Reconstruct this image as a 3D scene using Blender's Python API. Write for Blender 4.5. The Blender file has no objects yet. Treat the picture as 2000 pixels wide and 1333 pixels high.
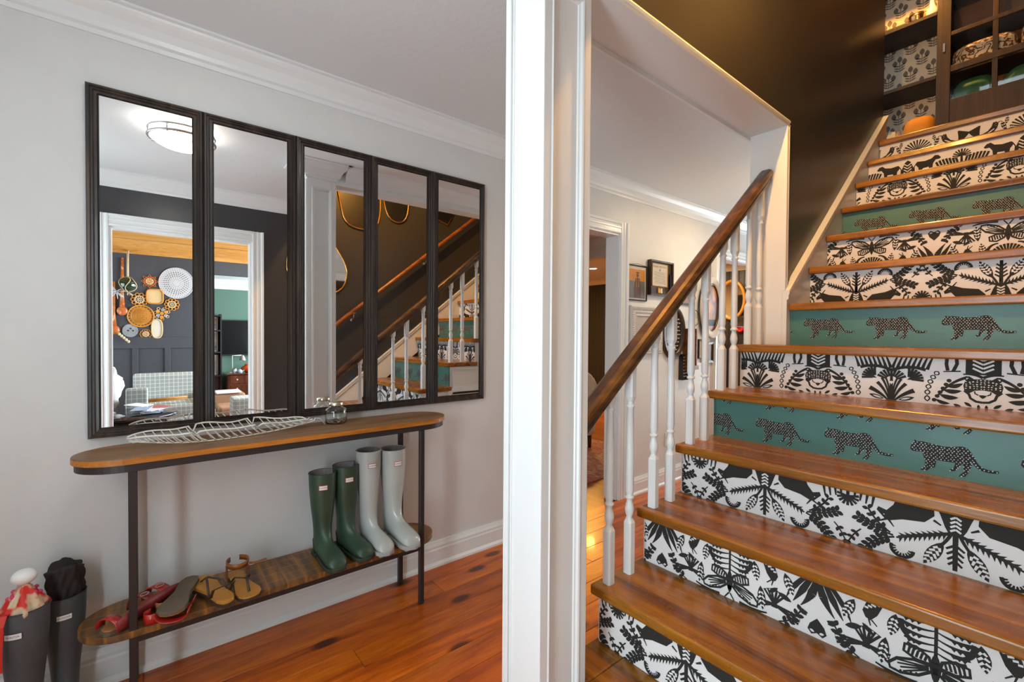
import bpy, bmesh, math, random
from mathutils import Vector, Matrix
from mathutils.geometry import tessellate_polygon
random.seed(7)
SC = bpy.context.scene
COL = SC.collection
PI = math.pi

# ------------------------------------------------------------------ camera
def make_camera():
    yaw, pitch, roll = math.radians(51.03), math.radians(0.931), math.radians(0.397)
    f = Vector((-math.sin(yaw) * math.cos(pitch), math.cos(yaw) * math.cos(pitch), -math.sin(pitch)))
    r = Vector((math.cos(yaw), math.sin(yaw), 0.0))
    u = r.cross(f)
    r2 = r * math.cos(roll) + u * math.sin(roll)
    u2 = u * math.cos(roll) - r * math.sin(roll)
    M = Matrix(((r2.x, u2.x, -f.x, 0.0), (r2.y, u2.y, -f.y, 0.0), (r2.z, u2.z, -f.z, 1.275), (0, 0, 0, 1)))
    cam = bpy.data.cameras.new('camera')
    cam.sensor_width = 36.0
    cam.lens = 16.02
    cam.clip_start = 0.02
    o = bpy.data.objects.new('camera', cam)
    COL.objects.link(o)
    o.matrix_world = M
    SC.camera = o
make_camera()

# ------------------------------------------------------------------ world, lights, exposure
wd = bpy.data.worlds.new('world')
SC.world = wd
wd.use_nodes = True
wd.node_tree.nodes['Background'].inputs[0].default_value = (0.80, 0.90, 1.0, 1)
wd.node_tree.nodes['Background'].inputs[1].default_value = 1.0
SC.view_settings.view_transform = 'Standard'
SC.view_settings.look = 'None'
SC.view_settings.gamma = 1.0
SC.view_settings.use_curve_mapping = False
SC.view_settings.exposure = 0.32

def area(name, loc, target, sx, sy, energy, col):
    l = bpy.data.lights.new(name, 'AREA')
    l.shape = 'RECTANGLE'; l.size = sx; l.size_y = sy; l.energy = energy; l.color = col
    o = bpy.data.objects.new(name, l); COL.objects.link(o)
    o.location = loc
    o.rotation_euler = (Vector(target) - Vector(loc)).to_track_quat('-Z', 'Y').to_euler()
    return o
def bulb(name, loc, energy, col, rad=0.06):
    l = bpy.data.lights.new(name, 'POINT'); l.energy = energy; l.color = col; l.shadow_soft_size = rad
    o = bpy.data.objects.new(name, l); COL.objects.link(o); o.location = loc
    return o
DAY = (0.79, 0.93, 1.0)
WARM = (1.0, 0.47, 0.09)
area('daylight_side_window', (-0.36, -0.985, 1.11), (-0.98, 0.0, 1.07), 0.50, 1.90, 35, DAY)
area('daylight_front_door', (-1.18, -0.93, 1.55), (-1.18, 0, 1.55), 0.60, 0.75, 4, DAY)
area('daylight_sitting_window', (2.3, -1.60, 1.40), (2.3, 0.5, 1.1), 1.5, 1.3, 40, DAY)
area('sitting_side_fill', (1.75, 2.50, 1.40), (1.75, 0.5, 1.6), 2.2, 1.3, 210, DAY)  # added fill, brightens the sitting room without spilling into the hall
area('daylight_green_room', (4.4, 3.3, 1.4), (4.4, 1.0, 1.2), 1.5, 1.3, 120, DAY)  # area light added inside the green room; no window is built there
area('daylight_hall_end', (-1.62, 6.44, 1.15), (-1.62, 3.0, 1.35), 0.90, 1.90, 55, DAY)
area('daylight_stair_window', (-0.45, 1.02, 4.1), (-0.45, 4.0, 3.0), 0.8, 1.0, 10, DAY)

# ------------------------------------------------------------------ helpers
ORG = {}
class MB:
    def __init__(s):
        s.v = []; s.f = []; s.mi = []; s.sm = []
    def add(s, vs, fs, mi=0, smooth=False):
        b = len(s.v)
        s.v += [tuple(p) for p in vs]
        for i, f in enumerate(fs):
            s.f.append(tuple(b + k for k in f))
            s.mi.append(mi[i] if isinstance(mi, (list, tuple)) else mi)
            s.sm.append(smooth)
        return s
    def box(s, x0, x1, y0, y1, z0, z1, mi=0):
        vs = [(x, y, z) for x in (x0, x1) for y in (y0, y1) for z in (z0, z1)]
        fs = [(0, 1, 3, 2), (4, 6, 7, 5), (0, 4, 5, 1), (2, 3, 7, 6), (0, 2, 6, 4), (1, 5, 7, 3)]  # -x +x -y +y -z +z
        return s.add(vs, fs, mi)
    def ngon(s, pts, mi=0):
        tr = tessellate_polygon([[Vector(p) for p in pts]])
        return s.add(pts, [tuple(t) for t in tr], mi)
    def prism(s, poly, fn, a, b, mi=0, smooth=False, caps=True):
        """poly: 2d outline, fn(u,v,t)->xyz ; extruded from t=a to t=b"""
        n = len(poly)
        va = [fn(u, v, a) for u, v in poly]; vb = [fn(u, v, b) for u, v in poly]
        s.add(va + vb, [(i, (i + 1) % n, n + (i + 1) % n, n + i) for i in range(n)], mi, smooth)
        if caps:
            tr = tessellate_polygon([[Vector((u, v, 0)) for u, v in poly]])
            s.add(va, [tuple(t) for t in tr], mi)
            s.add(vb, [tuple(reversed(t)) for t in tr], mi)
        return s
    def loft(s, rings, mi=0, smooth=True, closed=True, cap0=True, cap1=True):
        n = len(rings[0]); b = []
        for r in rings: b += list(r)
        fs = []
        for k in range(len(rings) - 1):
            for i in range(n if closed else n - 1):
                j = (i + 1) % n
                fs.append((k * n + i, k * n + j, (k + 1) * n + j, (k + 1) * n + i))
        s.add(b, fs, mi, smooth)
        if cap0: s.add(rings[0], [tuple(reversed(range(n)))], mi)
        if cap1: s.add(rings[-1], [tuple(range(n))], mi)
        return s
    def lathe(s, prof, c=(0, 0, 0), n=20, mi=0, smooth=True, cap0=True, cap1=True, sx=1, sy=1):
        rs = [[(c[0] + sx * r * math.cos(2 * PI * i / n), c[1] + sy * r * math.sin(2 * PI * i / n), c[2] + z) for i in range(n)] for r, z in prof]
        return s.loft(rs, mi, smooth, True, cap0, cap1)
    def tube(s, path, r, n=8, mi=0, closed=False, smooth=True, flat=1.0):
        P = [Vector(p) for p in path]; rings = []; prev = None
        m = len(P)
        for i in range(m):
            if closed: t = P[(i + 1) % m] - P[i - 1]
            else: t = P[min(i + 1, m - 1)] - P[max(i - 1, 0)]
            if t.length < 1e-9: t = Vector((0, 0, 1))
            t.normalize()
            if prev is None:
                a = Vector((0, 0, 1)) if abs(t.z) < 0.9 else Vector((1, 0, 0))
                nrm = (a - t * a.dot(t)).normalized()
            else:
                nrm = (prev - t * prev.dot(t))
                nrm = nrm.normalized() if nrm.length > 1e-6 else t.orthogonal().normalized()
            prev = nrm
            bi = t.cross(nrm)
            rr = r[i] if isinstance(r, (list, tuple)) else r
            rings.append([tuple(P[i] + nrm * (rr * flat * math.cos(2 * PI * k / n)) + bi * (rr * math.sin(2 * PI * k / n))) for k in range(n)])
        if closed: rings.append(rings[0])
        return s.loft(rings, mi, smooth, True, not closed, not closed)
    def ball(s, c, r, n=16, m=10, mi=0, sc=(1, 1, 1)):
        rings = []
        for k in range(m + 1):
            a = -PI / 2 + PI * k / m
            rr = max(math.cos(a), 0.02) * r
            rings.append([(c[0] + sc[0] * rr * math.cos(2 * PI * i / n), c[1] + sc[1] * rr * math.sin(2 * PI * i / n), c[2] + sc[2] * r * math.sin(a)) for i in range(n)])
        return s.loft(rings, mi)
    def frame(s, rect, prof, fn, mi=0):
        """mitred frame: rect (u0,u1,v0,v1); prof [(inset, height)] ; fn(u,v,h)->xyz"""
        u0, u1, v0, v1 = rect
        rings = [[fn(u0 + d, v0 + d, h), fn(u1 - d, v0 + d, h), fn(u1 - d, v1 - d, h), fn(u0 + d, v1 - d, h)] for d, h in prof]
        return s.loft(rings, mi, False, True, False, False)
    def build(s, name, mats, parent=None, local=False, bevel=0.0, seg=2, sub=0):
        o0 = Vector((0, 0, 0)) if (local or parent is None) else ORG.get(parent.name, Vector((0, 0, 0)))
        me = bpy.data.meshes.new(name)
        me.from_pydata([tuple(Vector(p) - o0) for p in s.v], [], s.f)
        if not isinstance(mats, (list, tuple)): mats = [mats]
        for m_ in mats: me.materials.append(m_)
        me.polygons.foreach_set('material_index', s.mi)
        me.polygons.foreach_set('use_smooth', s.sm)
        bm = bmesh.new(); bm.from_mesh(me)
        bmesh.ops.remove_doubles(bm, verts=bm.verts, dist=1e-6)
        bmesh.ops.recalc_face_normals(bm, faces=bm.faces)
        bm.to_mesh(me); bm.free()
        me.update()
        o = bpy.data.objects.new(name, me); COL.objects.link(o)
        if parent is not None:
            o.parent = parent
            ORG[o.name] = ORG.get(parent.name, Vector((0, 0, 0)))
        if bevel:
            b = o.modifiers.new('soft_edges', 'BEVEL'); b.width = bevel; b.segments = seg; b.limit_method = 'ANGLE'; b.angle_limit = math.radians(40)
        if sub:
            b = o.modifiers.new('smooth', 'SUBSURF'); b.levels = sub; b.render_levels = sub
        return o

def tag(o, label=None, cat=None, group=None, kind=None):
    if label: o['label'] = label
    if cat: o['category'] = cat
    if group: o['group'] = group
    if kind: o['kind'] = kind
    return o
def thing(name, label, cat, loc=(0, 0, 0), rz=0.0, group=None, rot=None):
    o = bpy.data.objects.new(name, None); COL.objects.link(o)
    o.empty_display_size = 0.05
    o.location = loc
    o.rotation_euler = rot if rot else (0, 0, rz)
    ORG[o.name] = Vector(loc)
    return tag(o, label, cat, group)
def dup(o, parent=None, loc=None, rot=None, label=None, scale=None):
    c = o.copy(); COL.objects.link(c); c.parent = parent
    if loc is not None: c.location = loc
    if rot is not None: c.rotation_euler = rot
    if scale is not None: c.scale = scale
    if label: c['label'] = label
    for ch in list(o.children): dup(ch, c)
    return c
def txt(string, size, name='lettering', ext=0.0003):
    """text as a mesh builder lying in the local xy plane, centred"""
    cu = bpy.data.curves.new('t', 'FONT'); cu.body = string; cu.size = size; cu.align_x = 'CENTER'; cu.align_y = 'CENTER'
    cu.resolution_u = 2
    ob = bpy.data.objects.new('t', cu); COL.objects.link(ob)
    bpy.context.view_layer.update()
    dg = bpy.context.evaluated_depsgraph_get()
    me = ob.evaluated_get(dg).to_mesh()
    vs = [tuple(v.co) for v in me.vertices]; fs = [tuple(p.vertices) for p in me.polygons]
    ob.evaluated_get(dg).to_mesh_clear()
    bpy.data.objects.remove(ob); bpy.data.curves.remove(cu)
    return vs, fs

# ------------------------------------------------------------------ materials
MATS = {}
def new_mat(name):
    m = bpy.data.materials.new(name); m.use_nodes = True
    nt = m.node_tree
    b = nt.nodes['Principled BSDF']
    MATS[name] = m
    return m, nt, b
def node(nt, t, **kw):
    n = nt.nodes.new(t)
    for k, v in kw.items():
        if hasattr(n, k): setattr(n, k, v)
        else: n.inputs[k.replace('_', ' ')].default_value = v
    return n
def ramp(nt, stops):
    r = nt.nodes.new('ShaderNodeValToRGB')
    e = r.color_ramp.elements
    while len(e) < len(stops): e.new(0.5)
    for i, (p, c) in enumerate(stops):
        e[i].position = p; e[i].color = (*c, 1)
    return r
def coords(nt, scale=(1, 1, 1), rnd=True):
    tc = nt.nodes.new('ShaderNodeTexCoord'); mp = nt.nodes.new('ShaderNodeMapping')
    mp.inputs['Scale'].default_value = scale
    if rnd:
        oi = nt.nodes.new('ShaderNodeObjectInfo'); mul = node(nt, 'ShaderNodeVectorMath', operation='SCALE')
        cmb = nt.nodes.new('ShaderNodeCombineXYZ')
        for i in range(3): nt.links.new(oi.outputs['Random'], cmb.inputs[i])
        nt.links.new(cmb.outputs[0], mul.inputs[0]); mul.inputs['Scale'].default_value = 37.0
        ad = node(nt, 'ShaderNodeVectorMath', operation='ADD')
        nt.links.new(tc.outputs['Object'], ad.inputs[0]); nt.links.new(mul.outputs[0], ad.inputs[1])
        nt.links.new(ad.outputs[0], mp.inputs[0])
    else:
        nt.links.new(tc.outputs['Object'], mp.inputs[0])
    return mp
def paint(name, rgb, rough=0.5, bump=0.0, scale=120.0, metal=0.0, var=0.0, coat=0.0, spec=0.5):
    m, nt, b = new_mat(name)
    b.inputs['Base Color'].default_value = (*rgb, 1)
    b.inputs['Roughness'].default_value = rough
    b.inputs['Metallic'].default_value = metal
    b.inputs['Coat Weight'].default_value = coat
    b.inputs['Specular IOR Level'].default_value = spec
    if bump or var:
        mp = coords(nt)
        nz = node(nt, 'ShaderNodeTexNoise'); nz.inputs['Scale'].default_value = scale; nz.inputs['Detail'].default_value = 4
        nt.links.new(mp.outputs[0], nz.inputs['Vector'])
        if bump:
            bp = nt.nodes.new('ShaderNodeBump'); bp.inputs['Strength'].default_value = bump; bp.inputs['Distance'].default_value = 0.004
            nt.links.new(nz.outputs['Fac'], bp.inputs['Height']); nt.links.new(bp.outputs[0], b.inputs['Normal'])
        if var:
            n2 = node(nt, 'ShaderNodeTexNoise'); n2.inputs['Scale'].default_value = 9.0; n2.inputs['Detail'].default_value = 5
            nt.links.new(mp.outputs[0], n2.inputs['Vector'])
            r = ramp(nt, [(0.3, tuple(c * (1 - var) for c in rgb)), (0.7, tuple(min(1, c * (1 + var)) for c in rgb))])
            nt.links.new(n2.outputs['Fac'], r.inputs[0]); nt.links.new(r.outputs[0], b.inputs['Base Color'])
    return m
def wood(name, dark, mid, light, axis='y', rough=0.25, freq=1.0, coat=0.3, knots=0.0, vary=0.25, rvar=0.0):
    m, nt, b = new_mat(name)
    st = {'x': (1.2, 14, 14), 'y': (14, 1.2, 14), 'z': (14, 14, 1.2)}[axis]
    mp = coords(nt, tuple(k * freq for k in st))
    n1 = node(nt, 'ShaderNodeTexNoise'); n1.inputs['Scale'].default_value = 1.0; n1.inputs['Detail'].default_value = 8; n1.inputs['Distortion'].default_value = 0.9
    nt.links.new(mp.outputs[0], n1.inputs['Vector'])
    r = ramp(nt, [(0.25, dark), (0.5, mid), (0.75, light)])
    nt.links.new(n1.outputs['Fac'], r.inputs[0])
    mp2 = coords(nt, tuple(k * freq * 5 for k in st))
    n2 = node(nt, 'ShaderNodeTexNoise'); n2.inputs['Scale'].default_value = 2.0; n2.inputs['Detail'].default_value = 4
    nt.links.new(mp2.outputs[0], n2.inputs['Vector'])
    mx = node(nt, 'ShaderNodeMix', data_type='RGBA', blend_type='MULTIPLY'); mx.inputs[0].default_value = 0.55
    r2 = ramp(nt, [(0.30, (0.45, 0.42, 0.40)), (0.62, (1, 1, 1))])
    nt.links.new(n2.outputs['Fac'], r2.inputs[0])
    nt.links.new(r.outputs[0], mx.inputs[6]); nt.links.new(r2.outputs[0], mx.inputs[7])
    out = mx.outputs[2]
    if knots:
        mp3 = coords(nt, {'x': (0.9, 4, 4), 'y': (4.5, 2.0, 4), 'z': (4, 4, 0.9)}[axis])
        vo = node(nt, 'ShaderNodeTexVoronoi', voronoi_dimensions='2D' if knots > 2 else '3D'); vo.inputs['Scale'].default_value = 0.6 if knots > 2 else 1.5
        nt.links.new(mp3.outputs[0], vo.inputs['Vector'])
        r3 = ramp(nt, [(0.020 * knots, (0.10, 0.06, 0.04)), (0.038 * knots, (1, 1, 1))])
        nt.links.new(vo.outputs['Distance'], r3.inputs[0])
        m3 = node(nt, 'ShaderNodeMix', data_type='RGBA', blend_type='MULTIPLY'); m3.inputs[0].default_value = 0.9
        nt.links.new(out, m3.inputs[6]); nt.links.new(r3.outputs[0], m3.inputs[7]); out = m3.outputs[2]
    oi = nt.nodes.new('ShaderNodeObjectInfo')
    hv = nt.nodes.new('ShaderNodeHueSaturation')
    mr = node(nt, 'ShaderNodeMapRange'); mr.inputs['To Min'].default_value = 1 - vary; mr.inputs['To Max'].default_value = 1 + vary
    nt.links.new(oi.outputs['Random'], mr.inputs['Value']); nt.links.new(mr.outputs[0], hv.inputs['Value'])
    nt.links.new(out, hv.inputs['Color']); nt.links.new(hv.outputs[0], b.inputs['Base Color'])
    b.inputs['Roughness'].default_value = rough
    b.inputs['Coat Weight'].default_value = coat; b.inputs['Coat Roughness'].default_value = 0.08
    if rvar:
        mp4 = coords(nt, (9, 9, 9))
        n4 = node(nt, 'ShaderNodeTexNoise'); n4.inputs['Scale'].default_value = 1.0; n4.inputs['Detail'].default_value = 6
        nt.links.new(mp4.outputs[0], n4.inputs['Vector'])
        m4 = node(nt, 'ShaderNodeMapRange'); m4.inputs['To Min'].default_value = max(0.05, rough - rvar); m4.inputs['To Max'].default_value = rough + rvar
        nt.links.new(n4.outputs['Fac'], m4.inputs['Value']); nt.links.new(m4.outputs[0], b.inputs['Roughness'])
    bp = nt.nodes.new('ShaderNodeBump'); bp.inputs['Strength'].default_value = 0.12; bp.inputs['Distance'].default_value = 0.003
    nt.links.new(n2.outputs['Fac'], bp.inputs['Height']); nt.links.new(bp.outputs[0], b.inputs['Normal'])
    return m
def emit(name, rgb, s):
    m, nt, b = new_mat(name)
    b.inputs['Base Color'].default_value = (*rgb, 1)
    b.inputs['Emission Color'].default_value = (*rgb, 1); b.inputs['Emission Strength'].default_value = s
    return m
def mirror_mat(name, tint=0.90):
    m, nt, b = new_mat(name)
    b.inputs['Base Color'].default_value = (tint, tint, tint, 1); b.inputs['Metallic'].default_value = 1.0; b.inputs['Roughness'].default_value = 0.0
    return m
def pane_mat(name, tint=(1, 1, 1), refl=0.035):
    m, nt, b = new_mat(name)
    nt.nodes.remove(b)
    tr = nt.nodes.new('ShaderNodeBsdfTransparent'); tr.inputs[0].default_value = (*tint, 1)
    gl = nt.nodes.new('ShaderNodeBsdfGlossy'); gl.inputs['Roughness'].default_value = 0.02
    mx = nt.nodes.new('ShaderNodeMixShader'); mx.inputs[0].default_value = refl
    nt.links.new(tr.outputs[0], mx.inputs[1]); nt.links.new(gl.outputs[0], mx.inputs[2])
    nt.links.new(mx.outputs[0], nt.nodes['Material Output'].inputs[0])
    return m
def grid_fabric(name, base, line, n=22.0):
    m, nt, b = new_mat(name)
    mp = coords(nt, (n, n, n), rnd=False)
    sep = nt.nodes.new('ShaderNodeSeparateXYZ'); nt.links.new(mp.outputs[0], sep.inputs[0])
    outs = []
    for i in range(3):
        fr = node(nt, 'ShaderNodeMath', operation='FRACT'); nt.links.new(sep.outputs[i], fr.inputs[0])
        lt = node(nt, 'ShaderNodeMath', operation='LESS_THAN'); lt.inputs[1].default_value = 0.12
        nt.links.new(fr.outputs[0], lt.inputs[0]); outs.append(lt)
    mx1 = node(nt, 'ShaderNodeMath', operation='MAXIMUM'); nt.links.new(outs[1].outputs[0], mx1.inputs[0]); nt.links.new(outs[2].outputs[0], mx1.inputs[1])
    mx = node(nt, 'ShaderNodeMix', data_type='RGBA'); mx.inputs[6].default_value = (*base, 1); mx.inputs[7].default_value = (*line, 1)
    nt.links.new(mx1.outputs[0], mx.inputs[0]); nt.links.new(mx.outputs[2], b.inputs['Base Color'])
    b.inputs['Roughness'].default_value = 0.9
    return m
def blotch(name, cols, scale=8.0, rough=0.7, detail=2.0, stretch=(1, 1, 1), rnd=True):
    m, nt, b = new_mat(name)
    mp = coords(nt, stretch, rnd)
    nz = node(nt, 'ShaderNodeTexNoise'); nz.inputs['Scale'].default_value = scale; nz.inputs['Detail'].default_value = detail
    nt.links.new(mp.outputs[0], nz.inputs['Vector'])
    k = len(cols)
    r = ramp(nt, [(0.32 + 0.36 * i / max(1, k - 1), c) for i, c in enumerate(cols)])
    nt.links.new(nz.outputs['Fac'], r.inputs[0]); nt.links.new(r.outputs[0], b.inputs['Base Color'])
    b.inputs['Roughness'].default_value = rough
    return m

M_WALL = paint('wall_paint', (0.68, 0.69, 0.68), 0.42, 0.10, 60, var=0.02)
M_WHITE = paint('trim_white', (0.77, 0.80, 0.80), 0.28, 0.03, 30)
M_CEIL = paint('ceiling_paint', (0.71, 0.745, 0.75), 0.6, 0.25, 45)
M_DARK = paint('charcoal_paint', (0.040, 0.040, 0.043), 0.32, 0.06, 90)
M_CHAR = paint('slate_paint', (0.055, 0.058, 0.068), 0.45, 0.05, 90)
M_GREEN = paint('green_wall_paint', (0.10, 0.19, 0.14), 0.5, 0.04, 90)
M_FLOOR = wood('pine_floor', (0.22, 0.034, 0.003), (0.56, 0.115, 0.005), (0.72, 0.20, 0.012), 'y', 0.30, 1.0, 0.06, 2.2, 0.22)
M_FLOOR2 = wood('pine_floor_far', (0.16, 0.04, 0.008), (0.32, 0.09, 0.018), (0.46, 0.15, 0.03), 'x', 0.3, 0.7, 0.3)
M_TREAD = wood('stained_tread', (0.065, 0.019, 0.002), (0.27, 0.095, 0.005), (0.46, 0.19, 0.014), 'x', 0.26, 1.0, 0.10, 0.0, 0.14, 0.10)
M_RAIL = wood('handrail_wood', (0.030, 0.013, 0.005), (0.10, 0.045, 0.015), (0.22, 0.10, 0.026), 'y', 0.30, 1.3, 0.2, 0, 0.05)
M_RAIL2 = wood('wall_rail_wood', (0.10, 0.03, 0.006), (0.26, 0.08, 0.014), (0.36, 0.12, 0.02), 'y', 0.30, 1.3, 0.2, 0, 0.05)
M_IRON = paint('dark_iron', (0.035, 0.029, 0.028), 0.42, 0.05, 200, metal=0.3)
M_MIRR = mirror_mat('mirror_glass', 0.90)
M_INK = paint('printed_ink', (0.028, 0.028, 0.026), 0.65, spec=0.2)
M_PAPER = paint('riser_paper', (0.74, 0.74, 0.74), 0.5)
M_TEAL = paint('riser_teal', (0.060, 0.185, 0.160), 0.38, var=0.08)
M_TEALSPOT = paint('leopard_spot', (0.55, 0.62, 0.58), 0.5)
M_BLACK = paint('black_matte', (0.012, 0.012, 0.013), 0.5)
M_GLASS = pane_mat('clear_pane')
M_GOLD = paint('gold_metal', (0.80, 0.42, 0.10), 0.25, metal=1.0)
M_STEEL = paint('brushed_steel', (0.6, 0.58, 0.55), 0.3, metal=1.0)
M_LAMPON = emit('lit_diffuser', (1.0, 0.96, 0.90), 17.0)
# ------------------------------------------------------------------ setting
XW = -2.196          # hall wall that carries the mirrors
ZC = 2.43            # ground floor ceiling
CX0, CX1, CY0, CY1 = -1.093, -0.929, 0.858, 1.051   # column
JY = 2.49            # end of the opening beside the stairs
XR = 0.07            # wall beside the stairs and the sitting room doorway
RISE, RUN, Y1 = 0.205, 0.2612, 0.9394
def nose(n): return Y1 + RUN * (n - 1)

def wall_boxes(mb, axis, t0, t1, a0, a1, z0, z1, holes, mi):
    """wall of thickness t0..t1 on `axis`, running a0..a1, with door/window holes (a0,a1,z0,z1)"""
    def put(p, q, r, s_):
        if q - p < 1e-5 or s_ - r < 1e-5: return
        if axis == 'x': mb.box(t0, t1, p, q, r, s_, mi)
        else: mb.box(p, q, t0, t1, r, s_, mi)
    cur = a0
    for (p, q, r, s_) in sorted(holes):
        put(cur, p, z0, z1)
        put(p, q, z0, r); put(p, q, s_, z1)
        cur = q
    put(cur, a1, z0, z1)
    return mb
def struct(o, label, cat='wall'):
    return tag(o, label, cat, kind='structure')

# floor slab, then the boards of the entry laid one by one
fl = MB().box(-8, 6, -2.2, 9.5, -0.10, -0.012)
floor = struct(fl.build('floor', M_FLOOR2), 'orange brown pine board floor of the entry and hall', 'floor')
PW = 0.128
pl_mesh = {}
def plank_mesh(L):
    if L not in pl_mesh:
        mb = MB().box(-PW / 2 + 0.0008, PW / 2 - 0.0008, 0.0008, L - 0.0008, -0.014, 0.0)
        o = mb.build('plank', M_FLOOR, floor, local=True, bevel=0.0015, seg=1)
        pl_mesh[L] = o
        return o, True
    return pl_mesh[L], False
nx = 0
x = XW + PW / 2 + 0.004
while x < 0.06:
    y = -0.95 - random.random() * 1.1
    while y < 5.6:
        L = random.choice((1.3, 1.7, 2.1))
        o, first = plank_mesh(L)
        if not first:
            o = o.copy(); COL.objects.link(o); o.parent = floor
        o.location = (x, y, 0)
        y += L
    x += PW

# walls
mb = wall_boxes(MB(), 'x', XW - 0.12, XW, -0.8, 6.3, 0, 2.6, [(1.95, 2.825, 0, 2.04), (4.363, 5.25, 0, 2.04)], [0] * 6)
struct(mb.build('wall_left', M_WALL), 'off-white hall wall behind the row of mirrors')
mb = wall_boxes(MB(), 'x', XR, XR + 0.10, -1.7, 1.0, 0, 2.6, [(-0.192, 0.722, 0, 2.04)], [0, 1, 2, 2, 2, 2])
mb.box(XR, XR + 0.10, 1.0, 5.5, 0, 5.1, [0, 1, 0, 0, 0, 0])
struct(mb.build('wall_right', [M_DARK, M_CHAR, M_WHITE]), 'charcoal wall beside the staircase with the cased doorway')
mb = MB()
mb.box(CX0, CX1, CY0, JY, 2.345, 5.1, [1, 0, 1, 0, 1, 0])
mb.box(CX0, CX1, JY, 4.30, 0, 5.1, [1, 0, 2, 0, 0, 0])
struct(mb.build('wall_stair', [M_DARK, M_WALL, M_WHITE]), 'charcoal stairwell wall above the open banister and up the stairs')
mb = wall_boxes(MB(), 'y', 1.08, 1.2, CX1, XR, ZC + 0.1, 5.1, [(-0.86, -0.06, 3.55, 4.65)], [0] * 6)
struct(mb.build('wall_stairwell_front', M_DARK), 'charcoal wall high over the foot of the stairs')
mb = wall_boxes(MB(), 'y', -0.92, -0.80, XW - 0.12, XR + 0.12, 0, 2.6, [(-1.62, -0.74, 0, 2.08), (-0.62, -0.10, 0.12, 2.08)], [0] * 6)
struct(mb.build('wall_front', M_WALL), 'off-white front wall around the glazed entrance')
struct(wall_boxes(MB(), 'y', 6.3, 6.42, XW, CX0, 0, 2.6, [(-2.08, -1.16, 0.1, 2.12)], [0] * 6).box(CX0, XR, 5.5, 5.62, 0, 2.6).build('wall_back', M_WALL), 'off-white wall closing the far end of the hall')
struct(MB().box(XW - 0.12, XR + 0.10, -0.92, 1.2, ZC, ZC + 0.1).box(XW - 0.12, CX0 + 0.01, 1.2, 6.4, ZC, ZC + 0.1).build('ceiling', M_CEIL), 'grey-white textured ceiling of the entry hall', 'ceiling')
struct(MB().box(-3.2, XR + 0.12, 0.8, 5.7, 5.1, 5.2).build('ceiling_upper', M_CEIL), 'ceiling high over the stairwell', 'ceiling')
struct(MB().box(-3.2, CX1, 4.30, 5.7, 2.55, 2.665).box(CX1, XR, 4.345, 5.7, 2.55, 2.665).build('floor_upper', M_TREAD), 'stained wood landing at the top of the stairs', 'floor')
struct(MB().box(-3.2, XR + 0.12, 5.5, 5.6, 2.6, 5.1).box(-3.3, -3.2, 4.0, 5.6, 2.6, 5.1).build('wall_upper_back', M_DARK), 'charcoal wall behind the upstairs bookcase')

# glazed entrance behind the photographer
def window(name, label, axis, t, a0, a1, z0, z1, cols, rows):
    w = thing(name, label, 'window'); w['kind'] = 'structure'
    mb = MB()
    bw = 0.05
    def bx(p, q, r, s_):
        if axis == 'y': mb.box(p, q, t - 0.03, t + 0.03, r, s_)
        else: mb.box(t - 0.03, t + 0.03, p, q, r, s_)
    bx(a0, a0 + bw, z0, z1); bx(a1 - bw, a1, z0, z1); bx(a0 + bw, a1 - bw, z0, z0 + bw); bx(a0 + bw, a1 - bw, z1 - bw, z1)
    for i in range(1, cols):
        c = a0 + (a1 - a0) * i / cols; bx(c - 0.025, c + 0.025, z0 + bw, z1 - bw)
    for i in range(1, rows):
        c = z0 + (z1 - z0) * i / rows
        for k in range(cols):
            p = a0 + (a1 - a0) * k / cols; q = a0 + (a1 - a0) * (k + 1) / cols
            bx(p + 0.05, q - 0.05, c - 0.015, c + 0.015)
    mb.build('window_frame', M_WHITE, w)
    for k in range(cols):
        p = a0 + (a1 - a0) * k / cols + 0.026; q = a0 + (a1 - a0) * (k + 1) / cols - 0.026
        pb = MB()
        if axis == 'y': pb.box(p, q, t - 0.003, t + 0.003, z0 + 0.03, z1 - 0.03)
        else: pb.box(t - 0.003, t + 0.003, p, q, z0 + 0.03, z1 - 0.03)
        pb.build('pane', M_GLASS, w)
    return w
window('window_1', 'tall side window beside the front door letting daylight into the hall', 'y', -0.86, -0.62, -0.10, 0.12, 2.08, 1, 4)
fd = thing('door_4', 'white front door with a glazed upper light', 'door'); fd['kind'] = 'structure'
mb = wall_boxes(MB(), 'y', -0.885, -0.84, -1.61, -0.75, 0.005, 2.07, [(-1.48, -0.88, 1.17, 1.93)], [0] * 6)
mb.build('leaf', M_WHITE, fd)
MB().box(-1.48, -0.88, -0.865, -0.860, 1.17, 1.93).build('pane', M_GLASS, fd)
MB().ball((-0.82, -0.80, 1.0), 0.03, 14, 10).build('knob', M_GOLD, fd)
window('window_5', 'glazed door at the far end of the hall', 'y', 6.36, -2.08, -1.16, 0.1, 2.12, 2, 4)
window('window_2', 'window high over the foot of the stairs', 'y', 1.14, -0.86, -0.06, 3.55, 4.65, 2, 2)

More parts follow.
